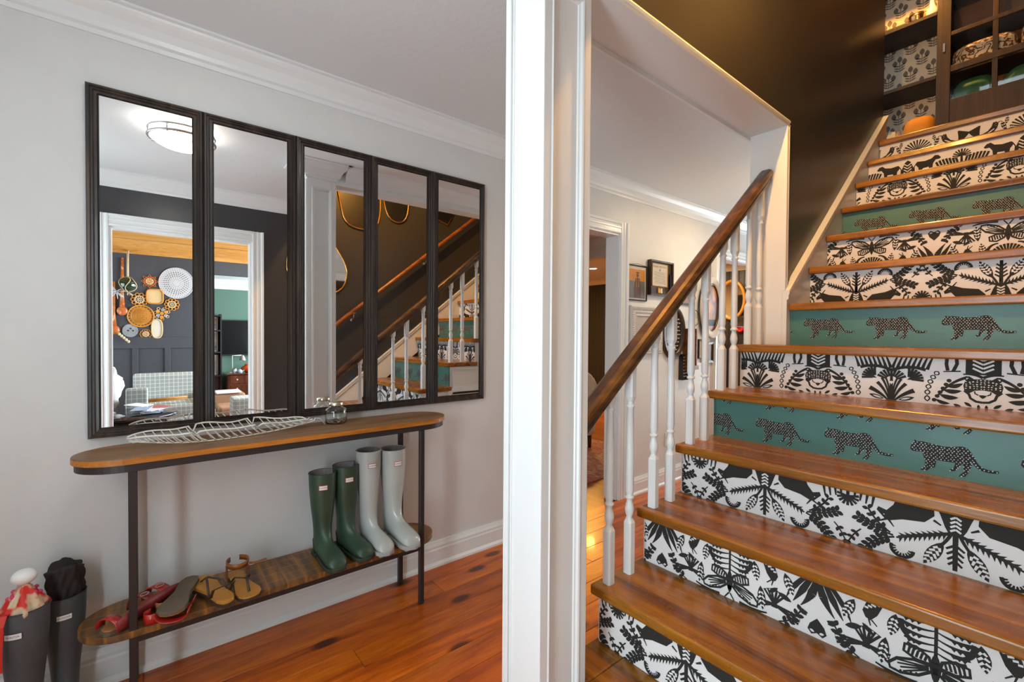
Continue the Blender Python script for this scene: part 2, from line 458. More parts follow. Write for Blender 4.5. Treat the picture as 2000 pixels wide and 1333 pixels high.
# mouldings -------------------------------------------------------
CROWN = [(0, -0.108), (0.008, -0.108), (0.010, -0.092), (0.022, -0.086), (0.026, -0.070), (0.040, -0.046), (0.060, -0.028), (0.068, -0.018), (0.070, -0.010), (0.086, -0.008), (0.086, 0), (0, 0)]
BASE = [(0, 0), (0.032, 0), (0.031, 0.012), (0.020, 0.024), (0.020, 0.088), (0.017, 0.096), (0.017, 0.108), (0.011, 0.122), (0.008, 0.132), (0, 0.132)]
CASE = [(0, 0), (0, 0.014), (0.006, 0.018), (0.016, 0.018), (0.020, 0.013), (0.036, 0.012), (0.040, 0.017), (0.052, 0.017), (0.056, 0.013), (0.066, 0.014), (0.070, 0.024), (0.086, 0.026), (0.088, 0.022), (0.088, 0)]
def run_y(prof, x, sx, z, y0, y1, name, label, mat=None, cat='moulding'):
    mb = MB().prism(prof, lambda u, v, t: (x + sx * u, t, z + v), y0, y1)
    return tag(mb.build(name, mat or M_WHITE), label, cat, kind='structure')
def run_x(prof, y, sy, z, x0, x1, name, label, mat=None, cat='moulding'):
    mb = MB().prism(prof, lambda u, v, t: (t, y + sy * u, z + v), x0, x1)
    return tag(mb.build(name, mat or M_WHITE), label, cat, kind='structure')
run_y(CROWN, XW, 1, ZC, -0.8, 6.3, 'trim_1', 'white crown moulding running above the row of mirrors')
run_y(CROWN, XR, -1, ZC, -0.8, 1.19, 'trim_2', 'white crown moulding over the sitting room doorway')
run_y(CROWN, CX0, -1, ZC, CY1 + 0.06, 6.3, 'trim_3', 'white crown moulding on the hall face of the stair opening')
run_x(CROWN, 6.3, -1, ZC, XW, CX0, 'trim_4', 'white crown moulding at the far end of the hall')
run_y(BASE, XW, 1, 0, -0.8, 1.862, 'baseboard_left', 'white stepped baseboard beneath the console table')
run_y(BASE, XW, 1, 0, 2.913, 4.275, 'baseboard_hall', 'white stepped baseboard below the framed pictures')
run_y(BASE, XR, -1, 0, -0.8, -0.281, 'baseboard_right', 'white baseboard beside the sitting room doorway')
def casing(name, label, x, sx, y0, y1, zt, depth=0.12):
    t = thing(name, label, 'door casing'); t['kind'] = 'structure'
    MB().prism(CASE, lambda u, v, k: (x + sx * v, y0 - u, k), 0, zt + 0.088).build('side_casing', M_WHITE, t)
    MB().prism(CASE, lambda u, v, k: (x + sx * v, y1 + u, k), 0, zt + 0.088).build('side_casing', M_WHITE, t)
    MB().prism(CASE, lambda u, v, k: (x + sx * v, k, zt + u), y0, y1).build('head_casing', M_WHITE, t)
    j = MB()
    a, b = sorted((x, x - sx * depth))
    j.box(a, b, y0 - 0.001, y0 + 0.014, 0, zt); j.box(a, b, y1 - 0.014, y1 + 0.001, 0, zt); j.box(a, b, y0 + 0.014, y1 - 0.014, zt - 0.014, zt + 0.001)
    j.build('jamb', M_WHITE, t)
    return t
casing('door_1', 'white fluted casing of the opening between the mirrors and the pictures', XW, 1, 1.95, 2.825, 2.04)
casing('door_2', 'white casing of the far opening showing the dark beadboard room', XW, 1, 4.363, 5.25, 2.04)
casing('door_3', 'white casing of the sitting room doorway seen in the mirrors', XR, -1, -0.192, 0.722, 2.04, 0.10)

# beam over the stair opening
tag(MB().box(CX0, CX1, CY1, JY, 2.318, 2.345).box(CX0 - 0.012, CX0, CY1, JY, 2.30, 2.33).build('trim_5', M_WHITE), 'white underside of the beam over the banister', 'beam', kind='structure')
mb = MB()
tp = [(0, 0), (0.014, 0), (0.016, 0.008), (0.011, 0.013), (0.011, 0.018), (0.016, 0.024), (0.013, 0.033), (0, 0.034)]
mb.prism(tp, lambda u, v, t: (CX1 + u, t, 2.318 + v), CY1 + 0.002, JY + 0.034)
mb.prism(tp, lambda u, v, t: (CX1 + u, JY + v, t), 1.50, 2.318)
tag(mb.build('trim_6', M_WHITE), 'thin bead moulding edging the stair opening on the charcoal wall', 'moulding', kind='structure')

# column ----------------------------------------------------------
col = thing('column', 'white square panelled column standing in front of the banister', 'column', ((CX0 + CX1) / 2, (CY0 + CY1) / 2, 0))
d = 0.011
mb = MB().box(CX0 + d, CX1 - d, CY0, CY1, 0, ZC)
for xa, xb in ((CX0, CX0 + d), (CX1 - d, CX1)):
    mb.box(xa, xb, CY0, CY0 + 0.030, 0, ZC); mb.box(xa, xb, CY1 - 0.030, CY1, 0, ZC)
    mb.box(xa, xb, CY0 + 0.030, CY1 - 0.030, 0, 0.18); mb.box(xa, xb, CY0 + 0.030, CY1 - 0.030, 2.265, ZC)
mb.build('shaft', M_WHITE, col, bevel=0.003)
PM = [(0, 0.011), (0.004, 0.014), (0.009, 0.012), (0.013, 0.006), (0.018, 0.004), (0.020, 0.0)]
for xx, sg in ((CX1 - d, 1), (CX0 + d, -1)):
    MB().frame((CY0 + 0.030, CY1 - 0.030, 0.18, 2.265), PM, lambda u, v, h, xx=xx, sg=sg: (xx + sg * h, u, v)).build('panel_moulding', M_WHITE, col)
mb = MB()
for k, (a, w, h) in enumerate(((CX0, 0.014, 0.006), (CX0 + 0.017, 0.012, 0.010), (CX0 + 0.031, 0.006, 0.004))):
    mb.box(a + 0.001, a + w, CY0 - h, CY0 + 0.002, 0.0, 2.31)
mb.build('edge_moulding', M_WHITE, col, bevel=0.002)
mb = MB().frame((CX0, CX1, CY0, CY1), [(-u, v) for u, v in CROWN[:-1]], lambda u, v, h: (u, v, ZC + h))
mb.build('capital', M_WHITE, col)

# staircase --------------------------------------------------------
stair = thing('staircase', 'stained wood staircase with patterned paper risers', 'staircase', (-0.5, Y1, 0))
XL = -1.045
RISERS = {}
for n in range(1, 14):
    xl = CX1 + 0.004 if n == 1 else (XL if n <= 6 else -0.905)
    y0 = nose(n); z = RISE * n
    y1 = y0 + RUN + 0.047 if n < 13 else 4.343
    if n == 6:
        mb = MB().box(xl, XR - 0.014, y0, JY - 0.002, z - 0.036, z).box(-0.905, XR - 0.014, JY - 0.002, y1, z - 0.036, z)
    else:
        mb = MB().box(xl, XR - 0.014, y0, y1, z - 0.036, z)
    if n == 1: mb.box(XL, CX1 + 0.0035, CY1 + 0.003, y1, z - 0.036, z)
    mb.build('tread', M_TREAD, stair, bevel=0.007, seg=3)
    rl = xl + (0.018 if 2 <= n <= 6 else 0.0)
    teal = n in (5, 7, 10)
    RISERS[n] = (MB().box(rl, XR - 0.014, y0 + 0.03, y0 + 0.048, z - RISE, z - 0.036).build('riser', M_TEAL if teal else M_PAPER, stair), rl, XR - 0.014, y0 + 0.03, z - RISE)
# skirt boards
def skirt(x0, x1, ya, yb, off, name):
    lo = lambda y: 0.205 + 0.785 * (y - Y1) - 0.30
    hi = lambda y: 0.205 + 0.785 * (y - Y1) + off
    poly = [(ya, max(0, lo(ya))), (yb, lo(yb)), (yb, hi(yb)), (ya, hi(ya))]
    o = MB().prism(poly, lambda u, v, t: (t, u, v), x0, x1).build('skirt_board', M_WHITE, stair)
    s_ = 1 if name == 'l' else -1
    xf = x1 if name == 'l' else x0
    cp = [(0, -0.045), (0.006, -0.045), (0.009, -0.034), (0.006, -0.026), (0.012, -0.016), (0.012, 0.0), (0, 0.0)]
    MB().loft([[(xf + s_ * u, y, hi(y) + v) for u, v in cp] for y in (ya, yb)], 0, False).build('cap_moulding', M_WHITE, o)
skirt(CX1, CX1 + 0.022, JY + 0.001, 4.29, 0.075, 'l')
skirt(XR - 0.013, XR, 0.80, 4.29, 0.10, 'r')
# closed white panel under the open steps, stepping up with them
poly = [(CY1 + 0.006, 0.0), (JY - 0.002, 0.0)]
poly += [(JY - 0.002, RISE * 6 - 0.037)]
for n in range(6, 1, -1):
    poly += [(nose(n) + 0.034, RISE * n - 0.037), (nose(n) + 0.034, RISE * (n - 1) - 0.037)] if n > 2 else [(nose(n) + 0.034, RISE * n - 0.037), (nose(n) + 0.034, RISE - 0.037), (CY1 + 0.006, RISE - 0.037)]
stp = MB().prism(poly, lambda u, v, t: (t, u, v), XL + 0.012, XL + 0.030).build('stringer_panel', M_WHITE, stair)
bead = MB()
for n in range(2, 7):
    yy = nose(n) + 0.055; zz = RISE * n - 0.062
    bead.box(XL + 0.004, XL + 0.012, yy, yy + 0.012, zz - RISE + 0.012, zz); bead.box(XL + 0.004, XL + 0.012, yy, yy + RUN, zz, zz + 0.012)
bead.build('panel_bead', M_WHITE, stp)
vent = thing('floor_vent', 'white metal air return grille in the side of the staircase', 'vent', (XL, 2.2, 0.48))
mb = MB().frame((2.0, 2.45, 0.48, 0.805), [(0, 0), (0, 0.010), (0.03, 0.012), (0.034, 0.004)], lambda u, v, h: (XL + 0.012 - h, u, v))
mb.build('frame', M_WHITE, vent)
MB().box(XL + 0.009, XL + 0.0115, 2.032, 2.418, 0.512, 0.773).build('backing', M_BLACK, vent)
for i in range(8):
    zz = 0.525 + i * 0.030
    MB().add([(XL + 0.010, 2.035, zz), (XL + 0.010, 2.415, zz), (XL + 0.000, 2.415, zz + 0.018), (XL + 0.000, 2.035, zz + 0.018), (XL + 0.008, 2.035, zz + 0.003), (XL + 0.008, 2.415, zz + 0.003), (XL - 0.001, 2.415, zz + 0.021), (XL - 0.001, 2.035, zz + 0.021)],
             [(0, 1, 2, 3), (7, 6, 5, 4), (0, 4, 5, 1), (1, 5, 6, 2), (2, 6, 7, 3), (3, 7, 4, 0)]).build('slat', M_WHITE, vent)

# banister ---------------------------------------------------------
ban = thing('banister', 'dark wood handrail on white turned balusters climbing beside the stairs', 'banister', (-1.007, 1.2, 0.41))
BX = -1.007
rtop = lambda y: 1.263 + 0.809 * (y - 1.41)
RP = [(-0.014, 0), (0.014, 0), (0.025, -0.006), (0.031, -0.017), (0.031, -0.028), (0.024, -0.035), (0.019, -0.041), (0.023, -0.049), (0.022, -0.062)]
RP = RP + [(-a, b) for a, b in reversed(RP[2:])]
RP = [(a * 1.14, b * 1.12) for a, b in RP[1:] + RP[:1]]
rings = [[(BX + u, y, rtop(y) + v) for u, v in RP] for y in (CY1 + 0.001, 1.5, 2.0, 2.470)]
MB().loft(rings, 0, False).build('handrail', M_RAIL, ban, bevel=0.003)
def baluster_mesh(H):
    mb = MB()
    q = 0.0165
    def ring(z, r, sq):
        out = []
        for i in range(16):
            a = 2 * PI * (i + 0.5) / 16
            c, s_ = math.cos(a), math.sin(a)
            m_ = max(abs(c), abs(s_))
            k = (1 - sq) + sq / m_
            out.append((r * c * k, r * s_ * k, z))
        return out
    P = [(0, q, 1), (0.185, q, 1), (0.198, 0.0125, 0.2), (0.206, 0.0100, 0), (0.216, 0.0140, 0), (0.232, 0.0168, 0), (0.246, 0.0145, 0), (0.262, 0.0105, 0), (0.270, 0.0105, 0),
         (0.273, 0.0158, 0), (0.280, 0.0158, 0), (0.283, 0.0115, 0), (0.290, 0.0128, 0), (0.300, 0.0150, 0), (0.45, 0.0140, 0), (0.600, 0.0120, 0), (0.604, 0.0150, 0), (0.611, 0.0150, 0), (0.614, 0.0118, 0), (0.624, 0.0125, 0.2), (0.640, q, 1)]
    P = [p for p in P if p[0] < H - 0.004] + [(H, q if H > 0.645 else 0.012, 1 if H > 0.645 else 0.2)]
    for k in range(len(P) - 1):
        flat = P[k][2] == 1 and P[k + 1][2] == 1
        mb.loft([ring(*P[k]), ring(*P[k + 1])], 0, not flat and P[k][2] < 0.5 and P[k+1][2] < 0.5, True, k == 0, k == len(P) - 2)
    return mb
for j in range(5):
    for k, yo in enumerate((1.254, 1.368)):
        y = yo + RUN * j; z0 = RISE * (j + 2)
        zt = rtop(y) - 0.063
        b = baluster_mesh(zt - z0)
        b.v = [(BX + p[0], y + p[1], z0 + p[2] + (0.805 * p[1] if p[2] > zt - z0 - 0.001 else 0)) for p in b.v]
        b.build('baluster', M_WHITE, ban)

# handrail on the charcoal wall (seen in the mirrors)
wr = thing('wall_handrail', 'slim reddish wood handrail bracketed to the charcoal wall', 'handrail', (0.0, 1.4, 1.37))
zr = lambda y: 1.345 + 0.80 * (y - 1.40)
MB().tube([(-0.000, y, zr(y)) for y in (1.02, 1.5, 2.5, 3.5, 4.2)], 0.021, 12).build('rail', M_RAIL2, wr)
for y in (1.10, 1.57, 2.35, 3.3):
    MB().tube([(0.069, y, zr(y) - 0.085), (0.03, y, zr(y) - 0.085), (0.0, y, zr(y) - 0.05), (0.0, y, zr(y) - 0.015)], 0.006, 6).lathe([(0.022, 0), (0.022, 0.006)], (0.0, y, zr(y) - 0.024), 10).ball((0.06, y, zr(y) - 0.085), 0.014, 8, 6).build('bracket', M_STEEL, wr)
# ------------------------------------------------------------------ printed risers
class Ink:
    """flat print drawn as outlines; units are centimetres, u from the motif axis, v up from the riser foot"""
    def __init__(s): s.p = []        # (points, colour, layer)
    def poly(s, pts, c=0, l=0): s.p.append((pts, c, l)); return s
    def stroke(s, pts, w0, w1=None, c=0, l=0, cap=True):
        w1 = w0 if w1 is None else w1
        kf = 1.4 if max(w0, w1) < 0.6 else 1.12
        w0, w1 = w0 * kf, w1 * kf
        n = len(pts); L = []; R = []
        for i, (x, y) in enumerate(pts):
            a = pts[max(i - 1, 0)]; b = pts[min(i + 1, n - 1)]
            dx, dy = b[0] - a[0], b[1] - a[1]; d = math.hypot(dx, dy) or 1
            w = (w0 + (w1 - w0) * i / (n - 1)) / 2
            L.append((x - dy / d * w, y + dx / d * w)); R.append((x + dy / d * w, y - dx / d * w))
        for i in range(n - 1): s.p.append(([L[i], L[i + 1], R[i + 1], R[i]], c, l))
        return s
    def curve(s, a, b, c_, w0, w1=None, n=7, col=0, l=0):
        return s.stroke(bez(a, b, c_, n), w0, w1, col, l)
    def leaf(s, a, b, w, c=0, l=0, n=6, bend=0.0):
        dx, dy = b[0] - a[0], b[1] - a[1]; d = math.hypot(dx, dy); nx_, ny_ = -dy / d, dx / d
        up = []; dn = []
        for i in range(n + 1):
            t = i / n; k = math.sin(PI * t) ** 0.8 * w / 2; bb = math.sin(PI * t) * bend
            x, y = a[0] + dx * t + nx_ * bb, a[1] + dy * t + ny_ * bb
            up.append((x + nx_ * k, y + ny_ * k)); dn.append((x - nx_ * k, y - ny_ * k))
        return s.poly(up + dn[-2:0:-1], c, l)
    def slots(s, a, b, w, k=4, sw=0.45):
        """leaf with white slashes"""
        s.leaf(a, b, w)
        dx, dy = b[0] - a[0], b[1] - a[1]; d = math.hypot(dx, dy); nx_, ny_ = -dy / d, dx / d
        for i in range(k):
            t = 0.24 + 0.55 * i / max(1, k - 1); ww = w * math.sin(PI * t) * 0.40
            for sg in (1, -1):
                p = (a[0] + dx * t + nx_ * sg * w * 0.06, a[1] + dy * t + ny_ * sg * w * 0.06)
                q = (a[0] + dx * (t + 0.10) + nx_ * sg * ww, a[1] + dy * (t + 0.10) + ny_ * sg * ww)
                if i % 1 == 0: s.stroke([p, q], sw, sw * 0.7, 1, 1)
        return s
    def serrated(s, a, b, c_, w, k=9, tl=1.2, side=1):
        P = bez(a, b, c_, k)
        s.stroke(P, w, w * 0.6)
        for i in range(1, k):
            dx, dy = P[i + 1][0] - P[i - 1][0], P[i + 1][1] - P[i - 1][1]; d = math.hypot(dx, dy) or 1
            nx_, ny_ = -dy / d * side, dx / d * side
            x, y = P[i]
            s.poly([(x - dx / d * .55, y - dy / d * .55), (x + dx / d * .55, y + dy / d * .55), (x + nx_ * tl + dx / d * 1.0, y + ny_ * tl + dy / d * 1.0)])
        return s
    def crescent(s, cx, cy, r, a0, a1, w, k=9):
        P = [(cx + r * math.cos(a0 + (a1 - a0) * i / 12), cy + r * math.sin(a0 + (a1 - a0) * i / 12)) for i in range(13)]
        s.stroke(P, w, w)
        for i in range(k):
            a = a0 + (a1 - a0) * (i + 0.5) / k
            s.stroke([(cx + r * math.cos(a), cy + r * math.sin(a)), (cx + r * .55 * math.cos(a), cy + r * .55 * math.sin(a))], w * 0.9, w * 0.35)
        return s
    def fan(s, cx, cy, r, a0, a1, k, w0, w1, r0=0.0):
        for i in range(k):
            a = a0 + (a1 - a0) * i / (k - 1)
            s.stroke([(cx + r0 * math.cos(a), cy + r0 * math.sin(a)), (cx + r * math.cos(a), cy + r * math.sin(a))], w0, w1)
        return s
    def sprig(s, a, b, c_, k=6, w=0.35, lw=1.3, ll=2.0):
        P = bez(a, b, c_, k)
        s.stroke(P, w, w)
        for i in range(1, k + 1):
            dx, dy = P[min(i + 1, k)][0] - P[i - 1][0], P[min(i + 1, k)][1] - P[i - 1][1]; d = math.hypot(dx, dy) or 1
            for sg in (1, -1):
                ang = math.atan2(dy, dx) + sg * 0.9
                s.leaf(P[i], (P[i][0] + ll * math.cos(ang), P[i][1] + ll * math.sin(ang)), lw)
        return s
    def chevrons(s, v0, v1, k, half, w=0.4):
        for i in range(k):
            v = v0 + (v1 - v0) * i / max(1, k - 1)
            s.stroke([(0, v), (half, v + half * 0.7)], w, w, 1, 1)
        return s
def bez(a, b, c, n):
    return [((1 - t) ** 2 * a[0] + 2 * t * (1 - t) * b[0] + t * t * c[0], (1 - t) ** 2 * a[1] + 2 * t * (1 - t) * b[1] + t * t * c[1]) for t in [i / n for i in range(n + 1)]]

def slice_bulls():
    k = Ink()
    k.poly([(0, -1), (4.2, -1), (3.2, 1.5), (2.2, 4.6), (1.3, 6.4), (0, 6.6)])
    k.chevrons(1.2, 4.6, 4, 1.1, 0.38)
    k.stroke([(0, 6.0), (0, 16.2)], 1.1, 0.9)
    for i in range(4): k.stroke([(0.2, 9.2 + 1.5 * i), (1.9 - 0.15 * i, 10.5 + 1.45 * i)], 0.62, 0.5)
    k.curve((0.9, 6.2), (2.2, 9.5), (4.2, 11.6), 0.75, 0.6)
    k.slots((2.4, 9.0), (6.6, 16.6), 3.1, 5, 0.5)
    k.serrated((1.2, 6.2), (6.5, 8.6), (12.8, 11.2), 0.75, 11, 1.5, 1)
    k.serrated((1.4, 6.0), (6.5, 8.0), (12.4, 10.6), 0.3, 9, 1.0, -1)
    k.crescent(11.4, 14.0, 2.6, -0.3, 3.1, 0.75, 9)
    k.poly([(4.6, -1), (4.4, 2.2), (6.5, 4.6), (11.5, 5.4), (14.4, 6.6), (15.6, 6.4), (17.6, 4.2), (17.2, 3.1), (15.2, 3.7), (13.6, 1.6), (12.8, -1)])
    k.stroke([(14.8, 6.2), (13.4, 8.2)], 0.6, 0.25); k.stroke([(15.1, 6.3), (17.4, 7.8)], 0.6, 0.25)
    k.poly([(15.5, 5.2), (16.0, 5.2), (15.8, 4.9)], 1, 1)
    k.stroke([(4.6, 3.4), (3.0, 4.4)], 0.5, 0.3)
    k.sprig((13.2, 11.2), (17.5, 12.6), (20.2, 16.8), 6, 0.4, 1.35, 2.2)
    k.sprig((13.5, 10.8), (18.5, 10.2), (22.0, 8.0), 6, 0.4, 1.35, 2.1)
    k.sprig((14.2, 10.2), (17.6, 8.4), (19.6, 4.6), 4, 0.4, 1.1, 1.7)
    k.sprig((21.4, 11.6), (23.2, 13.2), (24.6, 16.5), 3, 0.3, 1.0, 1.6)
    for i in range(4): k.stroke([(18.2 + 1.6 * i, -0.5), (18.8 + 1.5 * i, 3.8 - 0.5 * i)], 0.8, 0.35)
    k.fan(25, 2.2, 3.0, PI / 2, PI + 0.2, 5, 0.55, 0.7)
    k.stroke([(25, -1), (25, 4)], 0.9, 0.7)
    return k
def slice_moths(herring=False):
    k = Ink()
    k.leaf((0, 7.2), (0, 15.2), 2.0)
    k.stroke([(0.2, 15), (1.6, 17)], 0.35, 0.3)
    wing = [(0.6, 12.2), (3.2, 14.6), (6.6, 15.8), (8.6, 15.6), (8.9, 14.4), (7.2, 12.4), (4.2, 11.2), (1.0, 11.0)]
    k.stroke(wing + wing[:1], 0.5, 0.5)
    for i in range(4): k.stroke([(1.2, 11.5 + 0.2 * i), (7.8 - 0.6 * i, 12.9 + 0.75 * i)], 0.34, 0.3)
    for i in range(5): k.stroke([(3.4 + i, 14.0 + 0.34 * i), (3.7 + i, 14.9 + 0.24 * i)], 0.28, 0.28)
    low = [(0.8, 10.6), (3.6, 10.8), (6.0, 9.8), (5.8, 8.0), (3.6, 7.6), (1.2, 9.0)]
    k.stroke(low + low[:1], 0.5, 0.5)
    for i in range(5): k.stroke([(1.6 + 0.8 * i, 8.9 - 0.2 * i), (2.0 + 0.8 * i, 10.3)], 0.36, 0.36)
    if herring:
        k.stroke([(0, -1), (0, 8)], 0.5, 0.5)
        for i in range(5):
            v = 0.4 + 1.7 * i
            P = bez((0.2, v), (3.4, v + 1.2), (7.4 - 0.5 * i, v + 0.3), 6)
            k.stroke(P, 0.28, 0.9)
            for j in (2, 3, 4): k.poly([P[j], (P[j][0] + 1.3, P[j][1] + 0.2), (P[j][0] + 0.9, P[j][1] + 1.0)])
    else:
        k.fan(0, 0.0, 6.2, 0.35, PI / 2, 7, 0.35, 0.85, 2.0)
    k.slots((7.6, 1.4), (8.6, 7.4), 2.5, 4, 0.42)
    # small striped bird
    k.poly([(10.0, 0.2), (11.4, 3.8), (12.8, 5.6), (13.9, 5.2), (14.6, 3.6), (13.8, 1.2), (12.6, -0.4)])
    for i in range(4): k.stroke([(10.9 + 0.8 * i, 1.0 + 0.5 * i), (12.0 + 0.7 * i, 0.6 + 0.6 * i)], 0.35, 0.35, 1, 1)
    k.stroke([(12.6, 5.4), (11.4, 6.6)], 0.3, 0.2); k.stroke([(13.2, 5.4), (12.8, 7.0)], 0.3, 0.2)
    # winged insect made of fans
    c = (13.6, 12.4)
    k.poly([(12.9, 11.6), (14.4, 11.6), (14.5, 13.4), (12.8, 13.4)])
    for a, ln, sp in ((0.25, 7.2, 0.16), (2.9, 5.0, 0.2), (-1.15, 4.6, 0.26), (-2.0, 4.6, 0.24)):
        e = [(c[0] + ln * math.cos(a + s_), c[1] + ln * math.sin(a + s_)) for s_ in (-sp, 0, sp)]
        k.stroke([c, e[0], e[2], c], 0.5, 0.5)
        k.stroke([c, e[1]], 0.42, 0.36)
    # heart and commas about the second axis
    k.poly([(25, 11.2), (23.2, 13.2), (22.6, 15.0), (23.6, 16.2), (25, 15.4)])
    k.leaf((24.4, 15.3), (23.2, 14.9), 0.7, 1, 1)
    for i, (u, b) in enumerate(((23.8, 3.0), (21.6, 3.6), (19.6, 3.4))):
        P = bez((24.6 - 0.9 * i, -0.6), (u + 0.7 - i, 4.6), (u - 3.0 + 0.2 * i, 9.2 - 0.4 * i), 8)
        k.stroke(P[:5], 1.0, 2.0 - 0.35 * i); k.stroke(P[4:], 2.0 - 0.35 * i, 0.2)
    k.curve((24.8, 0.2), (22.5, 1.6), (20.5, 0.0), 1.2, 0.3)
    k.slots((16.4, 1.6), (18.8, 7.4), 2.6, 4, 0.42)
    k.slots((9.6, 8.4), (10.4, 15.6), 2.4, 4, 0.42)
    k.sprig((15.0, 16.9), (18.6, 15.6), (20.8, 11.0), 5, 0.3, 1.2, 1.9)
    k.curve((3.0, 6.6), (6.4, 6.4), (6.8, 2.0), 0.5, 1.3); k.curve((3.2, 16.8), (8.0, 17.2), (11.6, 16.0), 1.2, 0.4)
    k.leaf((14.6, 8.2), (18.4, 9.6), 1.6); k.leaf((20.2, 10.0), (22.4, 11.6), 1.5); k.leaf((12.0, 9.4), (14.6, 7.0), 1.2)
    return k
def slice_jaguar(dv=0.0):
    k = Ink()
    f = lambda pts: [(a, b + dv) for a, b in pts]
    k.poly(f([(0, 11.6), (4.4, 11.6), (4.4, 20), (0, 20)]))
    for i in range(4): k.stroke(f([(0, 12.4 + 1.4 * i), (2.6, 13.9 + 1.4 * i)]), 0.42, 0.42, 1, 1)
    k.stroke(f(bez((0, 10.6), (2.0, 12.0), (5.0, 11.6), 5)), 0.9, 0.4)
    head = [(0, 10.2), (2.2, 10.0), (3.4, 11.0), (4.6, 10.8), (4.4, 9.4), (4.9, 7.6), (4.6, 5.8), (3.4, 4.6), (3.0, 3.2), (1.6, 2.2), (0, 2.0)]
    k.poly(f([(0, 10.2), (2.2, 10.0), (3.4, 11.0), (4.6, 10.8), (4.4, 9.4), (4.9, 7.6), (4.6, 5.8), (3.4, 4.9), (2.0, 6.0), (0, 6.3)]))
    k.poly(f([(3.5, 10.4), (4.2, 10.3), (4.1, 9.7)]), 1, 1)
    k.stroke(f([(4.6, 5.8), (3.4, 4.6), (3.0, 3.2), (1.6, 2.2), (0, 2.0)]), 0.55, 0.55)
    k.poly(f([(0, 3.3), (0.5, 3.7), (1.1, 4.5), (0, 4.6)]))
    k.stroke(f([(1.1, 4.5), (1.9, 5.0), (2.0, 5.8)]), 0.30, 0.26)
    rr = random.Random(3)
    for i in range(22):
        u, v = 0.3 + (i % 5) * 0.92 + 0.3 * rr.random(), 6.5 + (i // 5) * 0.78 + 0.3 * rr.random()
        w = 0.18 + 0.14 * rr.random()
        k.poly(f([(u - w, v), (u, v - w * .8), (u + w, v), (u, v + w * .8)]), 1, 1)
    # great drooping leaves beside the face
    k.stroke(f(bez((3.8, 10.6), (8.6, 8.6), (11.6, 3.2), 8)), 0.9, 0.5)
    for i, (a, b, w) in enumerate((((9.4, 6.9), (4.9, 8.3), 1.5), ((10.3, 5.6), (5.2, 5.6), 1.6), ((11.2, 3.8), (6.0, 3.0), 1.7), ((12.2, 2.0), (8.2, 0.7), 1.3))):
        k.leaf(f([a])[0], f([b])[0], w, bend=0.5)
    for i in range(6):
        t = i / 5; u, v = 8.6 + 3.9 * t, 9.0 - 7.4 * t
        k.poly(f([(u + .7 * math.cos(a), v + .7 * math.sin(a)) for a in [2 * PI * j / 8 for j in range(8)]]))
    k.leaf(f([(2.6, 0.2)])[0], f([(4.6, 1.7)])[0], 1.0); k.leaf(f([(0.9, -0.6)])[0], f([(1.0, 1.2)])[0], 0.8); k.leaf(f([(5.0, -0.4)])[0], f([(7.4, 0.7)])[0], 1.0)
    # braided vine
    P = bez((11.4, 12.2), (15.0, 8.2), (14.4, 0.8), 6)
    for i in range(6):
        a, b = P[i], P[i + 1]
        mx_, my_ = (a[0] + b[0]) / 2, (a[1] + b[1]) / 2 + dv
        k.leaf((a[0], a[1] + dv), (b[0], b[1] + dv), 1.8); k.leaf((a[0] + (b[0] - a[0]) * .22, a[1] + (b[1] - a[1]) * .22 + dv), (a[0] + (b[0] - a[0]) * .8, a[1] + (b[1] - a[1]) * .8 + dv), 0.95, 1, 1)
    # tall palm flower on the second axis
    for e, w in (((18.2, 4.4), 1.5), ((20.6, 6.8), 1.1), ((22.0, 8.6), 0.8), ((23.2, 8.8), 0.6)):
        k.stroke(f(bez((24.6, -0.8), ((24.4 + e[0]) / 2 + 1.0, e[1] * 0.55), e, 6)), 0.35, w)
    k.leaf(f([(22.8, 0.4)])[0], f([(18.0, 1.8)])[0], 1.5); k.leaf(f([(22.2, 0.6)])[0], f([(19.2, 1.5)])[0], 0.7, 1, 1)
    k.stroke(f([(25, -1), (25, 12.5)]), 1.3, 0.6)
    k.fan(25, 7.6 + dv, 4.8, PI / 2, PI - 0.45, 5, 0.5, 0.9, 1.8)
    k.poly(f([(25, 6.2), (24.3, 7.2), (25, 7.6)]), 1, 1)
    k.poly(f([(16.6, 8.4), (20.4, 8.4), (19.6, 9.2), (17.4, 9.6)]))
    k.fan(19.9, 8.6 + dv, 4.4, PI / 2 + 0.05, PI + 0.05, 7, 0.6, 0.8, 0.8)
    k.stroke(f(bez((15.0, 12.4), (20.0, 14.4), (24.8, 11.8), 8)), 1.0, 1.0)
    for i in range(8):
        u = 14.2 + 1.45 * i
        k.stroke(f(bez((u + 0.4, 12.6), (u - 0.1, 14.6), (u - 1.2, 17.5), 4)), 1.0, 0.4)
    k.stroke(f([(7.0, 20), (6.6, 15.2), (7.6, 12.4)]), 0.9, 0.9); k.stroke(f([(9.0, 20), (9.4, 15.0), (9.0, 12.6)]), 0.9, 0.9)
    k.stroke(f([(5.6, 12.6), (10.2, 12.2)]), 0.35, 0.25)
    return k
